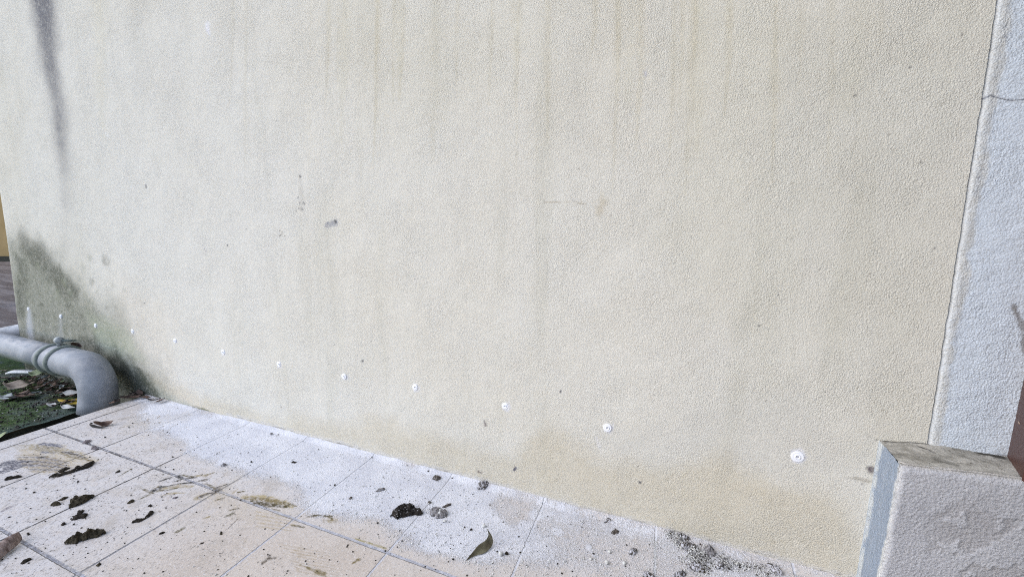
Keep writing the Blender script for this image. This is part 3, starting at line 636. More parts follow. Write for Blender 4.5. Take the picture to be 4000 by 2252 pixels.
# ================================================================== WALL PLUGS
m_plug = flat('white_plastic', (.80, .82, .90), (.84, .86, .92), 30, .35, .5)
m_hole = flat('plug_hole', (.42, .43, .50), (.50, .51, .58), 30, .6)
def lathe(prof, n=36):
    V = []; Fs = []
    for r, h in prof:
        for k in range(n):
            a = 2*math.pi*k/n; V.append((r*math.cos(a), -h, r*math.sin(a)))
    for i in range(len(prof)-1):
        for k in range(n): Fs.append((i*n+k, i*n+(k+1) % n, (i+1)*n+(k+1) % n, (i+1)*n+k))
    Fs.append(tuple(range((len(prof)-1)*n, len(prof)*n)))
    return V, Fs
PL = ['first small white plug from the left, beside the wall corner in the mould', 'second white plug from the left, in the mouldy patch above the pipe clamp',
      'third white plug from the left, on greenish plaster above the pipe', 'fourth white plug from the left, where the green mould ends',
      'fifth white plug from the left, first one on clean cream plaster', 'sixth white plug from the left, above the start of the tiled floor',
      'seventh white plug from the left, with a thin scratch of filler', 'eighth white plug from the left, with filler smeared under it',
      'ninth white plug from the left, beside a small black speck', 'tenth white plug from the left, above the olive curled leaf',
      'eleventh white plug from the left, second nearest the plinth', 'largest white plug with a faint halo of filler, nearest the plinth']
proto = None
for i, p in enumerate(PLUGS):
    q = on_wall([p])[0]
    if proto is None:
        proto = empty('wall_plug', q)
        V, Fs = lathe([(.0100, -.004), (.0100, .0012), (.0092, .0019), (.0065, .0014), (.0050, .0012), (.0046, .0026), (.0034, .0028), (.0024, .0018), (.0020, .0004)]); mesh_py('flange', V, Fs, m_plug, True, proto)
        V, Fs = lathe([(.0022, .0004), (.0021, .0010)], 16); mesh_py('nozzle', V, Fs, m_hole, True, proto)
        r = proto
    else:
        r = proto.copy(); COL.objects.link(r); r.location = q
        for ch in list(proto.children):
            c_ = ch.copy(); COL.objects.link(c_); c_.parent = r
    s = {0: .95, 11: 1.28, 10: 1.1}.get(i, 1.0); r.scale = (s, 1, s); r.rotation_euler = (0, R_.uniform(0, 6), 0)
    tag(r, PL[i], 'wall plug', 'white plugs along the foot of the cream wall')

# ================================================================== PIPE
g = G('grey_pvc', .5, .4)
n = g.noise(14, 5, .65); c = g.mix(g.ss(.35, .65, n), (.19, .212, .25), (.275, .297, .34))
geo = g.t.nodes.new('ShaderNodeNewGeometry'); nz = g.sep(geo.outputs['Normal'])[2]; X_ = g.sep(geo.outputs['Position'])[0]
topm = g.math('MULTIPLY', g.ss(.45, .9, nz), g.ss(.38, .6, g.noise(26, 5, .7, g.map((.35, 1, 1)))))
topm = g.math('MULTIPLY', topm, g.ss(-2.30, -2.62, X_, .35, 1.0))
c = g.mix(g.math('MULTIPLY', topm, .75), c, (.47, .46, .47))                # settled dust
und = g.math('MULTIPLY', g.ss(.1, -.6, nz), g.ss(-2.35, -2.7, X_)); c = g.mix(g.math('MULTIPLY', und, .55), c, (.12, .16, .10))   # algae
c = g.mix(g.ss(.62, .7, g.noise(70, 4, .7), 0, .5), c, (.20, .19, .18)); g.col(c)
g.rough(.55); g.bump(g.noise(120, 3, .6), .0006); m_pvc = g.m
m_ring = flat('dirty_seal', (.15, .18, .17), (.22, .25, .24), 40, .7)
m_met = flat('zinc_bracket', (.25, .28, .30), (.38, .41, .44), 60, .5, .5)
root = empty('drain_pipe', (-2.62, -.1, .14)); tag(root, 'grey plastic drain pipe along the wall foot, elbow pointing down', 'drain pipe')
OX, OY, OZ = -2.62, -.1, .14
loc = lambda pts: [(x-OX, y-OY, z-OZ) for x, y, z in pts]
AY = -.098
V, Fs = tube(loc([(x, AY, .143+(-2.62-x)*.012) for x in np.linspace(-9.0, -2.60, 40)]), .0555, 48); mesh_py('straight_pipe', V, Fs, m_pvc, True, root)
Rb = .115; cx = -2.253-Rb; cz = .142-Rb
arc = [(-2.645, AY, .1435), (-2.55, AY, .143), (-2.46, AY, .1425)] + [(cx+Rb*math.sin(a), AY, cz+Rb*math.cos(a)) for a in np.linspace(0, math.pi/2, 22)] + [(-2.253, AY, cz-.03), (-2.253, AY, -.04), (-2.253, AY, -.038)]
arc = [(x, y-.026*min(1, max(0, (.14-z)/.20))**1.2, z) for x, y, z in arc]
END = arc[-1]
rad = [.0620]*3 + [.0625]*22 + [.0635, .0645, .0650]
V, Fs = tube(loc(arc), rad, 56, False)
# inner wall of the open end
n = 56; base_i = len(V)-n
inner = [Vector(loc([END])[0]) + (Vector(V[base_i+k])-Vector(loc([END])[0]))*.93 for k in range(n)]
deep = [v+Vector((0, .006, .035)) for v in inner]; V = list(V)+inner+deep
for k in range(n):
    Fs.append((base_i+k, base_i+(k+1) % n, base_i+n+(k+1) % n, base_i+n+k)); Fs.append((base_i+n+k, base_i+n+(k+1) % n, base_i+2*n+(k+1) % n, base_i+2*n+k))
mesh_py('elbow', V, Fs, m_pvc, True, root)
for xr_ in (-2.605, -2.520):
    a_ = [(xr_+d, AY, .1435) for d in (-.013, -.010, 0, .010, .013)]; V, Fs = tube(loc(a_), [.0600, .0680, .0705, .0680, .0620], 48); mesh_py('seal_ring', V, Fs, m_ring, True, root)
# clamp
cl = empty('clamp', (0, 0, 0)); cl.parent = root
Vb, Fb = tube(loc([(-2.562, AY+.004, .205), (-2.562, AY+.006, .232)]), .008, 12); mesh_py('bolt', Vb, Fb, m_met, True, cl)
Vb, Fb = tube(loc([(-2.572, AY+.006, .232), (-2.550, AY+.006, .232)]), .015, 20); mesh_py('nut', Vb, Fb, m_met, True, cl)
Vb, Fb = tube(loc([(-2.552, AY+.012, .230), (-2.535, -.045, .222)]), [.008, .003], 8); mesh_py('wall_screw', Vb, Fb, m_ring, True, cl)
# the branch that comes round the corner
V, Fs = tube(loc([(-3.66, -.02, .075), (-3.30, .085, .155), (-3.0, .17, .21)]), .055, 36); mesh_py('branch', V, Fs, m_pvc, True, root)

# ================================================================== LEAVES
def leafmat(n, a, b, rough=.7): return flat(n, a, b, 45, rough, .3, .0006, 160)
LM = {'dark brown': leafmat('dark_brown_leaf', (.035, .024, .02), (.075, .05, .042)), 'brown': leafmat('brown_leaf', (.10, .06, .045), (.19, .125, .10)),
      'tan': leafmat('tan_leaf', (.20, .16, .13), (.31, .26, .22)), 'grey': leafmat('grey_leaf', (.20, .22, .22), (.33, .36, .37)),
      'pale green': leafmat('pale_green_leaf', (.25, .31, .17), (.38, .42, .27)), 'white': leafmat('bleached_leaf', (.42, .42, .42), (.56, .56, .57)),
      'yellow': leafmat('yellow_leaf', (.36, .25, .03), (.46, .33, .05)), 'olive': leafmat('olive_leaf', (.065, .065, .04), (.13, .14, .09)),
      'black': leafmat('black_leaf', (.012, .011, .01), (.03, .026, .024))}
def leaf_vf(L, Wd, curl=.3, fold=.3, nu=9, nv=5, wav=.1, seed=0):
    rr = random.Random(seed); V = []; ph = rr.uniform(0, 6)
    for i in range(nu):
        t = i/(nu-1); w_ = Wd*.5*(math.sin(math.pi*t**.85)**.8 if 0 < t < 1 else .03)
        for j in range(nv):
            s = j/(nv-1)*2-1
            z = curl*L*(t-.5)**2*2 + fold*abs(s)*w_ + wav*Wd*math.sin(ph+t*7+s*2)*(.3+abs(s))
            V.append((L*(t-.5), s*w_*(1+.15*math.sin(t*13+ph)), z))
    return V, [tuple(f) for f in grid_faces(nu, nv)]
def leaf(name, label, loc_, L, Wd, kind, rot, cat='leaf', group=None, seed=0, **k):
    V, Fs = leaf_vf(L, Wd, seed=seed, **k); zmin = min((Matrix.Rotation(rot[0], 3, 'X') @ Vector(v)).z for v in V)
    o = mesh_py(name, V, Fs, LM[kind], True); o.rotation_euler = rot
    Rm = o.rotation_euler.to_matrix(); zmin = min((Rm @ Vector(v)).z for v in V); o.location = (loc_[0], loc_[1], loc_[2]-zmin*.85)
    sm = o.modifiers.new('t', 'SOLIDIFY'); sm.thickness = .0006
    tag(o, label, cat, group); return o
# litter in the mossy corner
GRP = 'dead leaves littered on the mossy ground under the pipe'
spots = []
for k in range(330):
    if k < 280: q = (R_.gauss(240, 85), R_.gauss(1497, 30))
    else: q = (R_.uniform(0, 300), R_.uniform(1450, 1600))
    spots.append(q)
kinds = ['dark brown']*9+['brown']*6+['tan']*3+['grey']*4+['pale green']*1+['black']*9
for k, q in enumerate(spots):
    f = on_floor([q], -.055)[0]
    if f[0] > -2.40 or f[1] > -.02 or f[0] < -4.2: continue
    kd = R_.choice(kinds); L = R_.uniform(.022, .062)
    leaf('dead_leaf', '%s dead leaf lying in the litter on the mossy ground below the pipe' % kd, (f[0], f[1], -.058+R_.uniform(0, .028)), L, L*R_.uniform(.25, .42), kd,
         (R_.uniform(-.4, .4), R_.uniform(-.2, .2), R_.uniform(0, 6.28)), group=GRP+', '+kd, seed=k, curl=R_.uniform(-.2, .5), fold=R_.uniform(0, .6))
f = on_floor([(295, 1572)], -.045)[0]
leaf('yellow_leaf', 'mustard yellow leaf on the mossy ground beside the pipe elbow', (f[0]-.0, f[1]-.005, -.040), .17, .036, 'yellow', (.2, -.03, .22), seed=3, curl=.08, fold=.1)
f = on_floor([(268, 1595)], -.05)[0]; leaf('bleached_leaf', 'bleached whitish leaf below the yellow leaf at the gutter edge', (f[0], f[1], -.045), .085, .022, 'white', (.2, 0, .15), seed=5, curl=.1)
f = on_floor([(292, 1548)], -.05)[0]; leaf('bleached_leaf', 'bleached tan-white leaf just above the yellow leaf', (f[0], f[1], -.035), .09, .03, 'white', (.4, 0, .5), seed=6, curl=.1)
f = on_floor([(205, 1585)], -.05)[0]; leaf('bleached_leaf', 'small pale leaf scrap left of the yellow leaf tip', (f[0], f[1], -.045), .05, .02, 'white', (.2, 0, .3), seed=8)
f = on_floor([(75, 1525)], -.05)[0]; leaf('tan_leaf', 'broad tan leaf lying on green moss under the white strip', (f[0], f[1], -.030), .12, .05, 'tan', (.3, .1, .5), seed=9, curl=.2)
f = on_floor([(100, 1548)], -.05)[0]; leaf('brown_leaf', 'flat dark brown leaf alone on the moss', (f[0], f[1], -.045), .11, .045, 'brown', (.1, 0, .2), seed=10, curl=.1)
f = on_floor([(30, 1555)], -.05)[0]; leaf('grey_leaf', 'flat grey green leaf at the left edge on the moss', (f[0], f[1], -.045), .10, .035, 'grey', (.15, 0, .1), seed=11, curl=.05)
f = on_floor([(148, 1483)], -.05)[0]; leaf('tan_leaf', 'upright olive tan leaf in the middle of the litter heap', (f[0], f[1], -.02), .07, .035, 'pale green', (.5, .1, .4), seed=12, curl=.2)
# white strip
V, Fs = box_vf(-.15, .15, -.0035, .0035, 0, .020); 
a_ = on_floor([(32, 1460)], -.03)[0]; b_ = on_floor([(160, 1461)], -.03)[0]; mid = (a_+b_)/2; Lh = np.linalg.norm(b_-a_)/2
V = []; nn = 14
for i in range(nn):
    t = i/(nn-1)*2-1; hh_ = .011*(1-.75*max(0, t)**2)*(1-.5*max(0, -t-.8)*5)
    for yy, zz in ((-.012, 0), (.012, .004), (.012, .004+hh_), (-.012, hh_)): V.append((t*Lh, yy, zz-.004*t*t))
Fs = [(4*i+k, 4*i+(k+1) % 4, 4*i+4+(k+1) % 4, 4*i+4+k) for i in range(nn-1) for k in range(4)]+[(3, 2, 1, 0), (4*nn-4, 4*nn-3, 4*nn-2, 4*nn-1)]
st = mesh_py('plastic_strip', V, Fs, flat('white_strip', (.72, .74, .80), (.8, .82, .86), 20, .4), True); st.location = (mid[0], mid[1], -.022)
st.rotation_euler = (0, 0, math.atan2(b_[1]-a_[1], b_[0]-a_[0])); tag(st, 'long white plastic strip lying on the leaf litter', 'plastic strip')
# leaf piece behind the pipe, curled on top
f = on_wall([(330, 1350)], -.03)[0]; leaf('curled_leaf', 'small curled brown leaf caught between the pipe and the wall', (f[0]-.03, -.045, .190), .042, .022, 'brown', (1.2, .6, 1.0), seed=14, curl=.9, fold=.8)
# litter at the foot of the elbow, on the floor corner
spots2 = [(455, 1570), (480, 1560), (500, 1545), (520, 1540), (540, 1550), (560, 1556), (575, 1565), (470, 1550), (600, 1572), (520, 1560), (492, 1568), (440, 1585), (505, 1530), (630, 1573)]
for k, q in enumerate(spots2):
    f = on_floor([q], 0.0)[0]; kd = R_.choice(['dark brown', 'brown', 'dark brown', 'black', 'brown'])
    leaf('dead_leaf', '%s crumbled leaf in the floor corner right of the elbow' % kd, (max(f[0], -2.16), min(f[1], -.012), .006+R_.uniform(0, .008)), R_.uniform(.03, .06), R_.uniform(.012, .02), kd,
         (R_.uniform(-.6, .6), R_.uniform(-.3, .3), R_.uniform(-.5, 1.2)), group='crumbled leaves in the floor corner, '+kd, seed=50+k, curl=R_.uniform(0, .5), fold=.5)
# curled leaf on the tiles and the one at the left edge
f = on_floor([(412, 1660)])[0]; leaf('curled_leaf', 'dry brown twisted leaf on the tiles near the platform edge', (f[0], f[1], .0), .06, .022, 'brown', (.5, .1, .7), seed=21, curl=.9, fold=.9)
f = on_floor([(385, 1668)])[0]; leaf('leaf_shred', 'thin black leaf shred beside the twisted brown leaf', (f[0], f[1], .0), .075, .012, 'black', (.3, 0, .2), seed=22, curl=.3)
f = on_floor([(15, 1700)], -.02)[0]; leaf('grass_blade', 'pale yellowish leaf blade poking out of the gutter at the left edge', (-2.175, -.42, -.01), .09, .018, 'pale green', (.9, -.5, .5), seed=23, curl=.2)

def ribbon_leaf(name, label, left, right, zl, zr, mat, ny=6, bulge=.0, cat='leaf'):
    n = len(left); V = []
    for i in range(n):
        a = on_floor([left[i]], zl[i])[0]; b = on_floor([right[i]], zr[i])[0]
        for j in range(ny):
            t = j/(ny-1); p = a*(1-t)+b*t; p = p + np.array([0, 0, -bulge*math.sin(math.pi*t)]); p[2] = max(p[2], .0012); V.append(p)
    c_ = np.mean(V, 0); c_[2] = 0; V = [v-c_ for v in V]
    o = mesh_py(name, V, [tuple(f) for f in grid_faces(n, ny)], mat, True); o.location = c_
    sm = o.modifiers.new('t', 'SOLIDIFY'); sm.thickness = .0007; ss_ = o.modifiers.new('s', 'SUBSURF'); ss_.levels = ss_.render_levels = 1
    tag(o, label, cat); return o
q = lambda a, b: (1700+a/3.208, 1800+b/3.208)
lft = [q(380, 1243), q(420, 1190), q(455, 1150), q(490, 1105), q(540, 1042), q(590, 1012), q(628, 995), q(655, 950), q(668, 915), q(660, 880), q(648, 838)]
rgt = [q(384, 1246), q(440, 1212), q(500, 1180), q(560, 1167), q(605, 1158), q(655, 1125), q(700, 1085), q(728, 1030), q(722, 950), q(690, 895), q(652, 842)]
g = G('olive_leaf_skin', .55, .35)
tr = g.noise(30, 4, .6); c = g.mix(g.ss(.35, .65, tr), (.085, .072, .045), (.155, .145, .095)); yy = g.sep(g.tc)[0]
c = g.mix(g.ss(-.034, -.050, yy), c, (.10, .06, .03)); g.col(c); g.bump(g.noise(150, 3, .6), .0005); m_ol = g.m
ribbon_leaf('olive_leaf', 'olive green curled leaf with pointed tips lying on the white dust', lft, rgt,
            [.002, .005, .008, .012, .016, .018, .020, .024, .024, .020, .014], [.0015, .002, .002, .002, .002, .003, .004, .007, .012, .014, .013], m_ol, 6, .003)
q = lambda a, b: (a/4.293, 1950+b/4.293)
lft = [q(-300, 980), q(-120, 800), q(0, 715), q(110, 630), q(235, 568), q(290, 552)]
rgt = [q(-200, 1200), q(-60, 1080), q(40, 965), q(150, 880), q(300, 760), q(385, 660)]
g = G('crumpled_leaf_skin', .7, .3)
c = g.mix(g.ss(.35, .65, g.noise(40, 5, .7, g.map((1, 3, 1), (0, 0, 0), (0, 0, .6)))), (.09, .055, .045), (.30, .235, .215)); g.col(c); g.bump(g.noise(120, 4, .7), .0015); m_cr = g.m
ribbon_leaf('crumpled_leaf', 'large crumpled brown dead leaf at the left edge on the tiles', lft, rgt, [.006, .012, .018, .022, .020, .008], [.002, .003, .004, .006, .006, .004], m_cr, 7, -.010)

# ================================================================== CLODS
def clodmat(name, a, b, dustc=None, thr=.5, amt=0):
    g = G(name, .95, .1); c = g.mix(g.ss(.35, .65, g.noise(130, 4, .7)), a, b)
    if amt: c = g.mix(g.math('MULTIPLY', g.ss(thr, thr+.08, g.noise(220, 3, .65)), amt), c, dustc)
    g.col(c); g.bump(g.noise(260, 4, .7), .003); return g.m
CM = {'black': clodmat('black_soil', (.015, .013, .011), (.052, .044, .036)), 'dark': clodmat('dark_soil', (.026, .022, .015), (.085, .072, .050)),
      'flecked': clodmat('flecked_soil', (.012, .011, .010), (.04, .034, .03), (.55, .55, .58), .60, .85), 'dusty': clodmat('dusty_soil', (.05, .045, .04), (.14, .125, .11), (.60, .60, .66), .46, .85),
      'grey': clodmat('grey_clod', (.15, .14, .145), (.27, .26, .27), (.6, .6, .66), .55, .6), 'white': clodmat('plaster_lump', (.60, .60, .58), (.72, .72, .72)),
      'brown': clodmat('brown_clod', (.065, .055, .05), (.15, .13, .115), (.6, .6, .64), .58, .6), 'mauve': clodmat('mauve_dust_clod', (.14, .12, .13), (.24, .21, .22))}
CROOT = []
def mound(label, px, reg, h, kind, name='soil_clod', cat='clod', group=None, z0=0.0, rough=.7, part_of=None, shift=0):
    poly = FL(px, *reg); c0 = poly.mean(0)
    ext = max(np.ptp(poly[:, 0]), np.ptp(poly[:, 1])); st_ = max(.0010, ext/42)
    gx_ = np.arange(poly[:, 0].min()-st_*2, poly[:, 0].max()+st_*2, st_); gy2 = np.arange(poly[:, 1].min()-st_*2, poly[:, 1].max()+st_*2, st_)
    A, B = np.meshgrid(gx_, gy2, indexing='ij'); sh = A.shape; A = A.ravel(); B = B.ravel(); sd = abs(hash(label)) % 1 + int(abs(c0[0])*9973) % 997
    d = -sdist(poly, A, B) + (fbm(A*110, B*110, sd, 4)-.5)*min(.011, ext*.26)
    k = max(h*1.1, .002); prof = np.sqrt(np.clip(1-(1-np.clip(d/k, 0, 1))**2, 0, 1))
    n = fbm(A*110, B*110, sd+1, 4); Zc = z0 - .0015 + prof*h*(1-rough+rough*1.7*n) + .0015*np.clip(prof*4, 0, 1)
    A = A + (vnoise(A*900, B*900, sd+2)-.5)*st_*.7; B = B + (vnoise(A*900, B*900, sd+3)-.5)*st_*.7
    Fq = grid_faces(*sh); keep = (d[Fq] > -.0004).sum(1) >= 3; Fq = Fq[keep]
    if len(Fq) < 2: return None
    used_ = np.unique(Fq); re = np.full(len(A), -1); re[used_] = np.arange(len(used_))
    loc_ = (c0[0], c0[1], z0)
    V = np.stack([A-c0[0], B-c0[1], Zc-z0], 1)[used_]
    o = mesh_np(name, V, re[Fq], CM[kind], True, part_of)
    if part_of is None:
        o.location = loc_; tag(o, label, cat, group)
    else: o.location = (loc_[0]-part_of.location[0], loc_[1]-part_of.location[1], 0)
    return o
GS = 'clods of soil on the tiled floor'
R7 = (2000, 1550, 2.066); R8 = (3000, 1550, 2.066)
mound('wedge-shaped dark soil clod with a raised peak, right of the crumpled leaf', [(1085, 745), (1200, 665), (1430, 590), (1480, 520), (1580, 540), (1740, 545), (1765, 575), (1600, 640), (1380, 700), (1200, 745)], R2, .024, 'dark', group=GS)
mound('oval dark soil clod left of the long ragged one', [(835, 105), (900, 60), (980, 35), (1050, 70), (1000, 100), (900, 115)], R2, .008, 'dark', group=GS)
mound('narrow dark clod touching the oval clod from above', [(940, 1260), (1040, 1205), (1110, 1200), (1060, 1240), (990, 1265)], R1, .006, 'dark', group=GS)
mound('long ragged dark clod lying across the thin grout line', [(1110, 1390), (1150, 1260), (1220, 1195), (1330, 1220), (1500, 1170), (1550, 1185), (1450, 1250), (1330, 1320), (1200, 1370)], R1, .015, 'dark', group=GS)
mound('broken cluster of dark soil below the long ragged clod', [(1210, 345), (1200, 285), (1280, 270), (1290, 200), (1400, 190), (1380, 240), (1440, 250), (1440, 325), (1350, 320), (1280, 350)], R2, .008, 'black', group=GS)
mound('thin curved dark clod shaped like a tadpole', [(2215, 375), (2300, 350), (2420, 322), (2490, 250), (2530, 205), (2590, 200), (2560, 255), (2470, 310), (2350, 370), (2240, 392)], R2, .006, 'black', group=GS)
mound('small dark clod with a thin tail near the bottom left grout line', [(340, 1080), (390, 1010), (510, 985), (530, 1000), (450, 1050), (380, 1085)], R2, .007, 'black', group=GS)
mound('tiny triangular dark clod between cluster and grout line', [(1020, 430), (1080, 370), (1110, 410), (1060, 440)], R2, .006, 'black', group=GS)
mound('soft olive-black clod on the lower grout line', [(1600, 1115), (1680, 1045), (1705, 1085), (1640, 1130)], R2, .005, 'dark', group=GS)
mound('dark clod right of the ragged one, lengthwise to the grout', [(2040, 1312), (2110, 1262), (2175, 1250), (2175, 1280), (2080, 1315)], R1, .007, 'dark', group=GS)
mound('small black clod right above the tadpole-shaped one', [(2385, 1355), (2450, 1320), (2470, 1350), (2430, 1370)], R1, .006, 'black', group=GS)
mound('long black ridge of soil at the end of the smear', [(760, 900), (900, 850), (1060, 810), (1250, 755), (1390, 690), (1450, 650), (1530, 650), (1500, 700), (1400, 740), (1200, 800), (1000, 860), (850, 898)], R1, .010, 'black', group=GS)
mound('blackish clod lying above the long black ridge', [(930, 790), (1060, 720), (1135, 735), (1050, 780), (960, 820)], R1, .006, 'black', group=GS)
mound('short black clod above the right half of the ridge', [(1200, 740), (1240, 705), (1300, 690), (1285, 720), (1230, 745)], R1, .006, 'black', group=GS)
mound('row of black soil lumps at the left edge under the smear', [(70, 930), (110, 895), (180, 880), (330, 858), (350, 880), (240, 900), (180, 920), (100, 937)], R1, .007, 'black', group=GS)
mound('black clod lodged on the grout crossing near the gutter', [(1480, 430), (1500, 385), (1560, 400), (1610, 425), (1540, 442)], R1, .006, 'mauve', group=GS)
mound('greyish clod on the wide grout line above the crossing', [(1320, 345), (1370, 295), (1490, 285), (1440, 320), (1370, 350)], R1, .006, 'mauve', group=GS)
mound('purplish elongated clod right of the black ridge', [(1860, 815), (1900, 785), (1945, 768), (1935, 800)], R1, .006, 'black', group=GS)
mound('large black clod flecked with white on the dust, left of the white lump', [(1085, 960), (1110, 922), (1165, 895), (1205, 880), (1255, 885), (1290, 915), (1330, 920), (1338, 948), (1290, 955), (1235, 965), (1140, 982)], R4, .022, 'flecked', group=GS)
b = mound('mixed brown and grey clod with a white plaster lump on it', [(1400, 930), (1425, 898), (1490, 905), (1545, 928), (1535, 968), (1490, 986), (1420, 965)], R4, .013, 'grey', group=GS)
mound('', [(1448, 968), (1465, 925), (1500, 905), (1525, 920), (1505, 955), (1480, 980)], R4, .016, 'white', name='plaster_lump', part_of=b)
mound('dusted grey clod left of the big black clod, near the wall', [(965, 762), (990, 738), (1040, 735), (1038, 750), (990, 766)], R4, .007, 'grey', group=GS)
mound('brown clod near the wall above the white lump', [(1425, 660), (1445, 638), (1475, 640), (1500, 648), (1480, 668), (1450, 678)], R4, .009, 'brown', group=GS)
mound('black and white crusty clod against the wall foot', [(1790, 745), (1792, 700), (1850, 690), (1905, 695), (1880, 720), (1840, 752)], R4, .016, 'dusty', group=GS)
mound('small brown crumb left of the big black clod', [(748, 822), (765, 802), (778, 805), (770, 825)], R4, .006, 'brown', group=GS)
mound('brown crumb pair above the white plaster lump', [(1383, 850), (1395, 838), (1418, 855), (1400, 862)], R4, .005, 'brown', group=GS)
mound('brownish string of crumbs right behind the white lump', [(1490, 890), (1540, 870), (1575, 855), (1570, 872), (1530, 890)], R4, .005, 'brown', group=GS)
mound('small black clod near the wall at the left of the dusty band', [(280, 530), (300, 520), (328, 526), (310, 535)], R4, .005, 'black', group=GS)
mound('round olive grey pebble clod on the pale tile', [(1315, 255), (1340, 230), (1385, 220), (1400, 240), (1350, 262)], R3, .007, 'grey', group=GS)
mound('round black crumb alone on the pale tile', [(1733, 200), (1740, 185), (1760, 185), (1762, 200), (1745, 206)], R3, .005, 'black', group=GS)
mound('small black clod on the lower middle tile', [(1297, 1222), (1310, 1190), (1330, 1185), (1342, 1215), (1320, 1226)], R3, .006, 'dark', group=GS)
mound('elongated black clod on the lower middle tile', [(430, 1218), (480, 1190), (525, 1188), (490, 1212), (450, 1225)], R3, .005, 'black', group=GS)
mound('flat dark clod near the lower grout line', [(1005, 1362), (1030, 1335), (1085, 1328), (1050, 1355)], R3, .004, 'black', group=GS)
mound('dark clod left of the lower grout crossing', [(612, 715), (650, 695), (715, 683), (680, 715)], R3, .004, 'mauve', group=GS)
mound('brown crusty clod near the wall right of the olive leaf', [(798, 1098), (812, 1078), (865, 1082), (855, 1103), (825, 1110)], R7, .009, 'brown', group=GS)
mound('brown clod capped with white plaster right of the olive leaf', [(940, 1252), (965, 1222), (1005, 1225), (1015, 1255), (990, 1275), (955, 1275)], R7, .012, 'dusty', group=GS)
mound('dark clod at the bottom edge beside the vertical grout line', [(1055, 1460), (1062, 1412), (1095, 1415), (1135, 1430), (1160, 1470)], R7, .012, 'dusty', group=GS)
mound('dusty clod at the bottom edge right of the vertical grout line', [(1290, 1460), (1310, 1425), (1370, 1400), (1400, 1430), (1380, 1470)], R7, .012, 'dusty', group=GS)
mound('dark clod at the wall foot just left of the plinth', [(-10, 1345), (60, 1365), (110, 1400), (125, 1440), (70, 1440), (20, 1400)], R8, .012, 'dusty', group=GS)
mound('olive black soil clod in the debris heap at the bottom', [(1410, 1350), (1450, 1330), (1520, 1370), (1560, 1395), (1520, 1415), (1450, 1400)], R7, .011, 'dusty', group=GS)
mound('grey brown clod with a white flake in the debris heap', [(1545, 1240), (1560, 1210), (1620, 1230), (1650, 1270), (1600, 1290), (1560, 1275)], R7, .018, 'grey', group=GS)
mound('dark brown clod in the middle of the debris heap', [(1330, 1180), (1380, 1165), (1450, 1190), (1470, 1225), (1400, 1235), (1350, 1215)], R7, .010, 'dusty', group=GS)
mound('brown clod at the right end of the debris heap', [(1640, 1360), (1680, 1345), (1735, 1370), (1700, 1395), (1655, 1385)], R7, .011, 'dusty', group=GS)
mound('blackish strip of soil on top of the debris heap against the wall', [(1210, 1078), (1260, 1082), (1330, 1105), (1400, 1130), (1455, 1170), (1400, 1165), (1320, 1135), (1260, 1100)], R7, .014, 'dusty', group=GS)
mound('tiny dark crumb cluster against the wall right of the crusty clod', [(740, 1015), (760, 985), (800, 972), (805, 1005), (775, 1010)], R7, .006, 'dusty', group=GS)

def pebble(label, px, r, kind='white', name='plaster_pebble', cat='pebble', group='plaster pebbles on the floor'):
    f = on_floor([px])[0]; V = []; Fs = []; n = 12; mm = 8; ph = R_.uniform(0, 9)
    for i in range(mm+1):
        for k in range(n):
            th = math.pi*i/mm; a = 2*math.pi*k/n; rr = r*(1+.12*math.sin(3*a+ph)*math.sin(th)+.08*math.cos(2*th+ph))
            V.append((rr*math.sin(th)*math.cos(a)*1.15, rr*math.sin(th)*math.sin(a), r*.8+rr*.85*math.cos(th)))
    for i in range(mm):
        for k in range(n): Fs.append((i*n+k, i*n+(k+1) % n, (i+1)*n+(k+1) % n, (i+1)*n+k))
    o = mesh_py(name, V, Fs, CM[kind], True); o.location = (f[0], f[1], .0); tag(o, label, cat, group)
pebble('round white pebble below the right end of the olive leaf', (1956, 2166), .0052)
pebble('small black pebble beside the round white pebble', (1979, 2163), .0038, 'black')
pebble('white oblong pebble just above the olive leaf tip', (1890, 2056), .0042)
pebble('tiny cream pebble under the white-capped clod', (1736, 2036), .0036)
pebble('flat white pebble near the bottom, largest right of the leaf', (2370, 2199), .0045)
pebble('small round white pebble left of the largest flat one', (2307, 2184), .0030)
pebble('yellowish pebble right of the largest flat one', (2438, 2201), .0038)
pebble('white pebble above the largest flat one', (2380, 2157), .0036)
pebble('curved grey-white shell chip near the wall at the left of the dust', (1060, 1696), .0042, 'grey')

# ================================================================== CRUMBS (uncountable)
def crumbs(name, pts, rad, mat, label, seed):
    rr = np.random.RandomState(seed); n = len(pts)
    base = np.array([(1, 0, 0), (-1, 0, 0), (0, 1, 0), (0, -1, 0), (0, 0, 1), (0, 0, -1)], float); tri = np.array([(0, 2, 4), (2, 1, 4), (1, 3, 4), (3, 0, 4), (2, 0, 5), (1, 2, 5), (3, 1, 5), (0, 3, 5)])
    V = base[None]*rad[:, None, None]*rr.uniform(.6, 1.3, (n, 6, 1)); th = rr.uniform(0, 6.28, n); c_, s_ = np.cos(th)[:, None], np.sin(th)[:, None]
    x = V[:, :, 0]*c_-V[:, :, 1]*s_; y = V[:, :, 0]*s_+V[:, :, 1]*c_; V = np.stack([x, y, V[:, :, 2]*.8], 2) + pts[:, None, :]
    Fq = (tri[None]+np.arange(n)[:, None, None]*6).reshape(-1, 3)
    o = mesh_np(name, V.reshape(-1, 3), Fq, mat, False); o['kind'] = 'stuff'; o['label'] = label; o['category'] = cat_of[name]; return o
cat_of = {'plaster_crumbs': 'plaster crumbs', 'soil_crumbs': 'soil crumbs', 'rubble_grit': 'rubble grit', 'litter_bits': 'litter bits'}
rng = np.random.RandomState(5)
def zfoot(y): return .011*np.clip(1+y/.024, 0, 1)**1.3
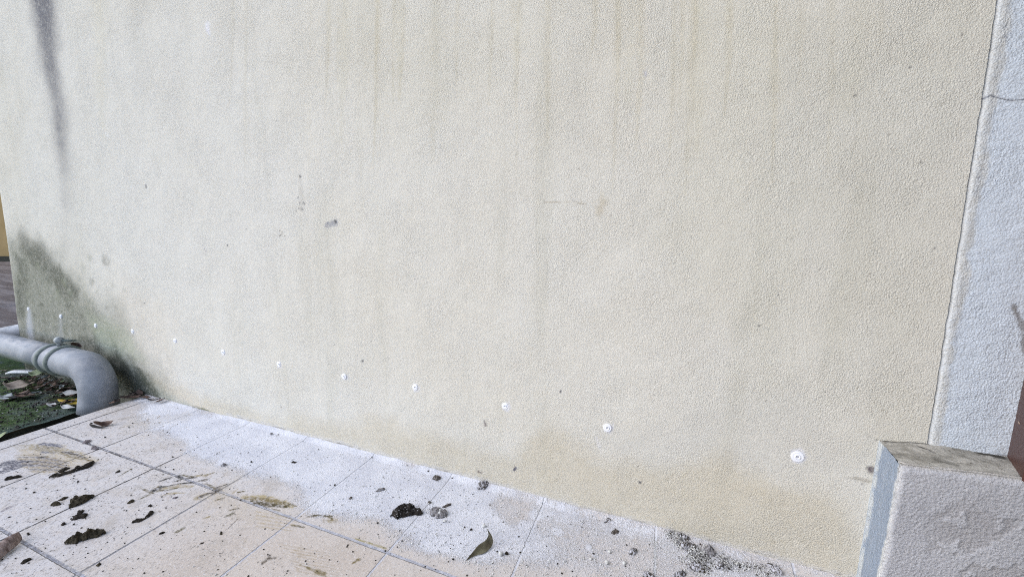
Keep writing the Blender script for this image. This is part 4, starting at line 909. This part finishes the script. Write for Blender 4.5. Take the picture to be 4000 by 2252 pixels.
# white crumbs over the dust
px_ = np.stack([rng.uniform(560, 3150, 20000), rng.uniform(1560, 2252, 20000)], 1); fl = on_floor(px_)
d_ = sdist(poly if False else FL([(560, 1560), (3300, 2290), (3300, 2600), (2380, 2400), (1900, 2215), (1600, 2130), (1380, 2015), (1120, 1890), (760, 1760)]), fl[:, 0], fl[:, 1])
keep = (rng.rand(len(fl)) < np.clip(.75-d_*18, .03, 1)*np.where(fl[:, 0] < -.8, .45, 1.0)) & (fl[:, 1] < -.004); fl = fl[keep]; rd = np.clip(rng.lognormal(-6.95, .42, len(fl)), .0006, .0026); fl[:, 2] = rd*.5+zfoot(fl[:, 1])
crumbs('plaster_crumbs', fl, rd, CM['white'], 'tiny white plaster crumbs strewn over the dusty floor', 1)
px_ = np.stack([rng.uniform(0, 3000, 2600), rng.uniform(1640, 2252, 2600)], 1); fl = on_floor(px_)
keep = (fl[:, 1] < -.006) & (fl[:, 0] > -2.12) & (rng.rand(len(fl)) < np.where(fl[:, 0] < -1.2, .75, .35)); fl = fl[keep]; rd = np.clip(rng.lognormal(-6.75, .5, len(fl)), .0006, .0042); fl[:, 2] = rd*.4+zfoot(fl[:, 1])
crumbs('soil_crumbs', fl, rd, CM['black'], 'tiny dark soil crumbs strewn over the tiles', 2)
# heap of grit at the wall foot, bottom
hp = FL([(1215, 1085), (1330, 1105), (1450, 1175), (1560, 1215), (1700, 1280), (2100, 1405), (2060, 1440), (1860, 1400), (1720, 1370), (1640, 1320), (1600, 1420), (1480, 1420), (1380, 1330), (1370, 1240), (1300, 1200), (1270, 1140)], *R7)
bb = hp.min(0), hp.max(0); pp = rng.uniform(bb[0]-.03, bb[1]+.03, (42000, 2)); dh = sdist(hp, pp[:, 0], pp[:, 1]) + (fbm(pp[:, 0]*40, pp[:, 1]*40, 3, 3)-.5)*.03
keep = (rng.rand(len(pp)) < np.clip(.25-dh*22, 0, 1)*(.25+1.1*(fbm(pp[:, 0]*70, pp[:, 1]*70, 8, 3) > .48))) & (pp[:, 1] < -.002); pp = pp[keep]; dh = dh[keep]
hz = np.clip(-dh, 0, .03)*.30*rng.rand(len(pp)) + zfoot(pp[:, 1]); rd = np.clip(rng.lognormal(-7.0, .45, len(pp)), .0005, .0032)
pts = np.stack([pp[:, 0], pp[:, 1], hz+rd*.4], 1); sel = rng.rand(len(pp))
gl = np.abs(pts[:, 0]*0)
for nm, lo, hi, mt, lb, sd in (('rubble_grit', 0, .60, CM['white'], 'white plaster grit in the debris heap at the wall foot', 3), ('rubble_grit', .60, .82, CM['grey'], 'grey grit in the debris heap at the wall foot', 4), ('rubble_grit', .82, 1, CM['dark'], 'dark soil grit in the debris heap at the wall foot', 5)):
    k = (sel >= lo) & (sel < hi); crumbs(nm, pts[k], rd[k], mt, lb, sd)
# grit filling the vertical grout line near the bottom
gpt = np.stack([.0345+rng.normal(0, .0022, 700), rng.uniform(-.36, -.04, 700), np.full(700, .0006)], 1); gpt[:, 0] += TX0+6*TS-.0345
crumbs('rubble_grit', gpt, np.clip(rng.lognormal(-7.0, .3, 700), .0006, .0015), CM['white'], 'white grit lodged in the grout line at the bottom', 6)
# flecks on the moss
px_ = np.stack([rng.uniform(-40, 400, 2600), rng.uniform(1400, 1700, 2600)], 1); fl = on_floor(px_, -.057); fl = fl[(fl[:, 0] < -2.39) & (fl[:, 1] < -.02) & (fl[:, 0] > -4.5)]
rd = np.clip(rng.lognormal(-6.0, .45, len(fl)), .0012, .007); fl[:, 2] = -.056
sel = rng.rand(len(fl))
for lo, hi, mt, lb, sd in ((0, .07, LM['pale green'], 'pale green flecks of leaf on the moss', 7), (.07, .11, LM['white'], 'whitish flecks of leaf on the moss', 8), (.11, 1, LM['black'], 'dark flecks of rotten leaf on the moss', 9)):
    k = (sel >= lo) & (sel < hi); crumbs('litter_bits', fl[k]*[1, 1, 1], rd[k], mt, lb, sd)
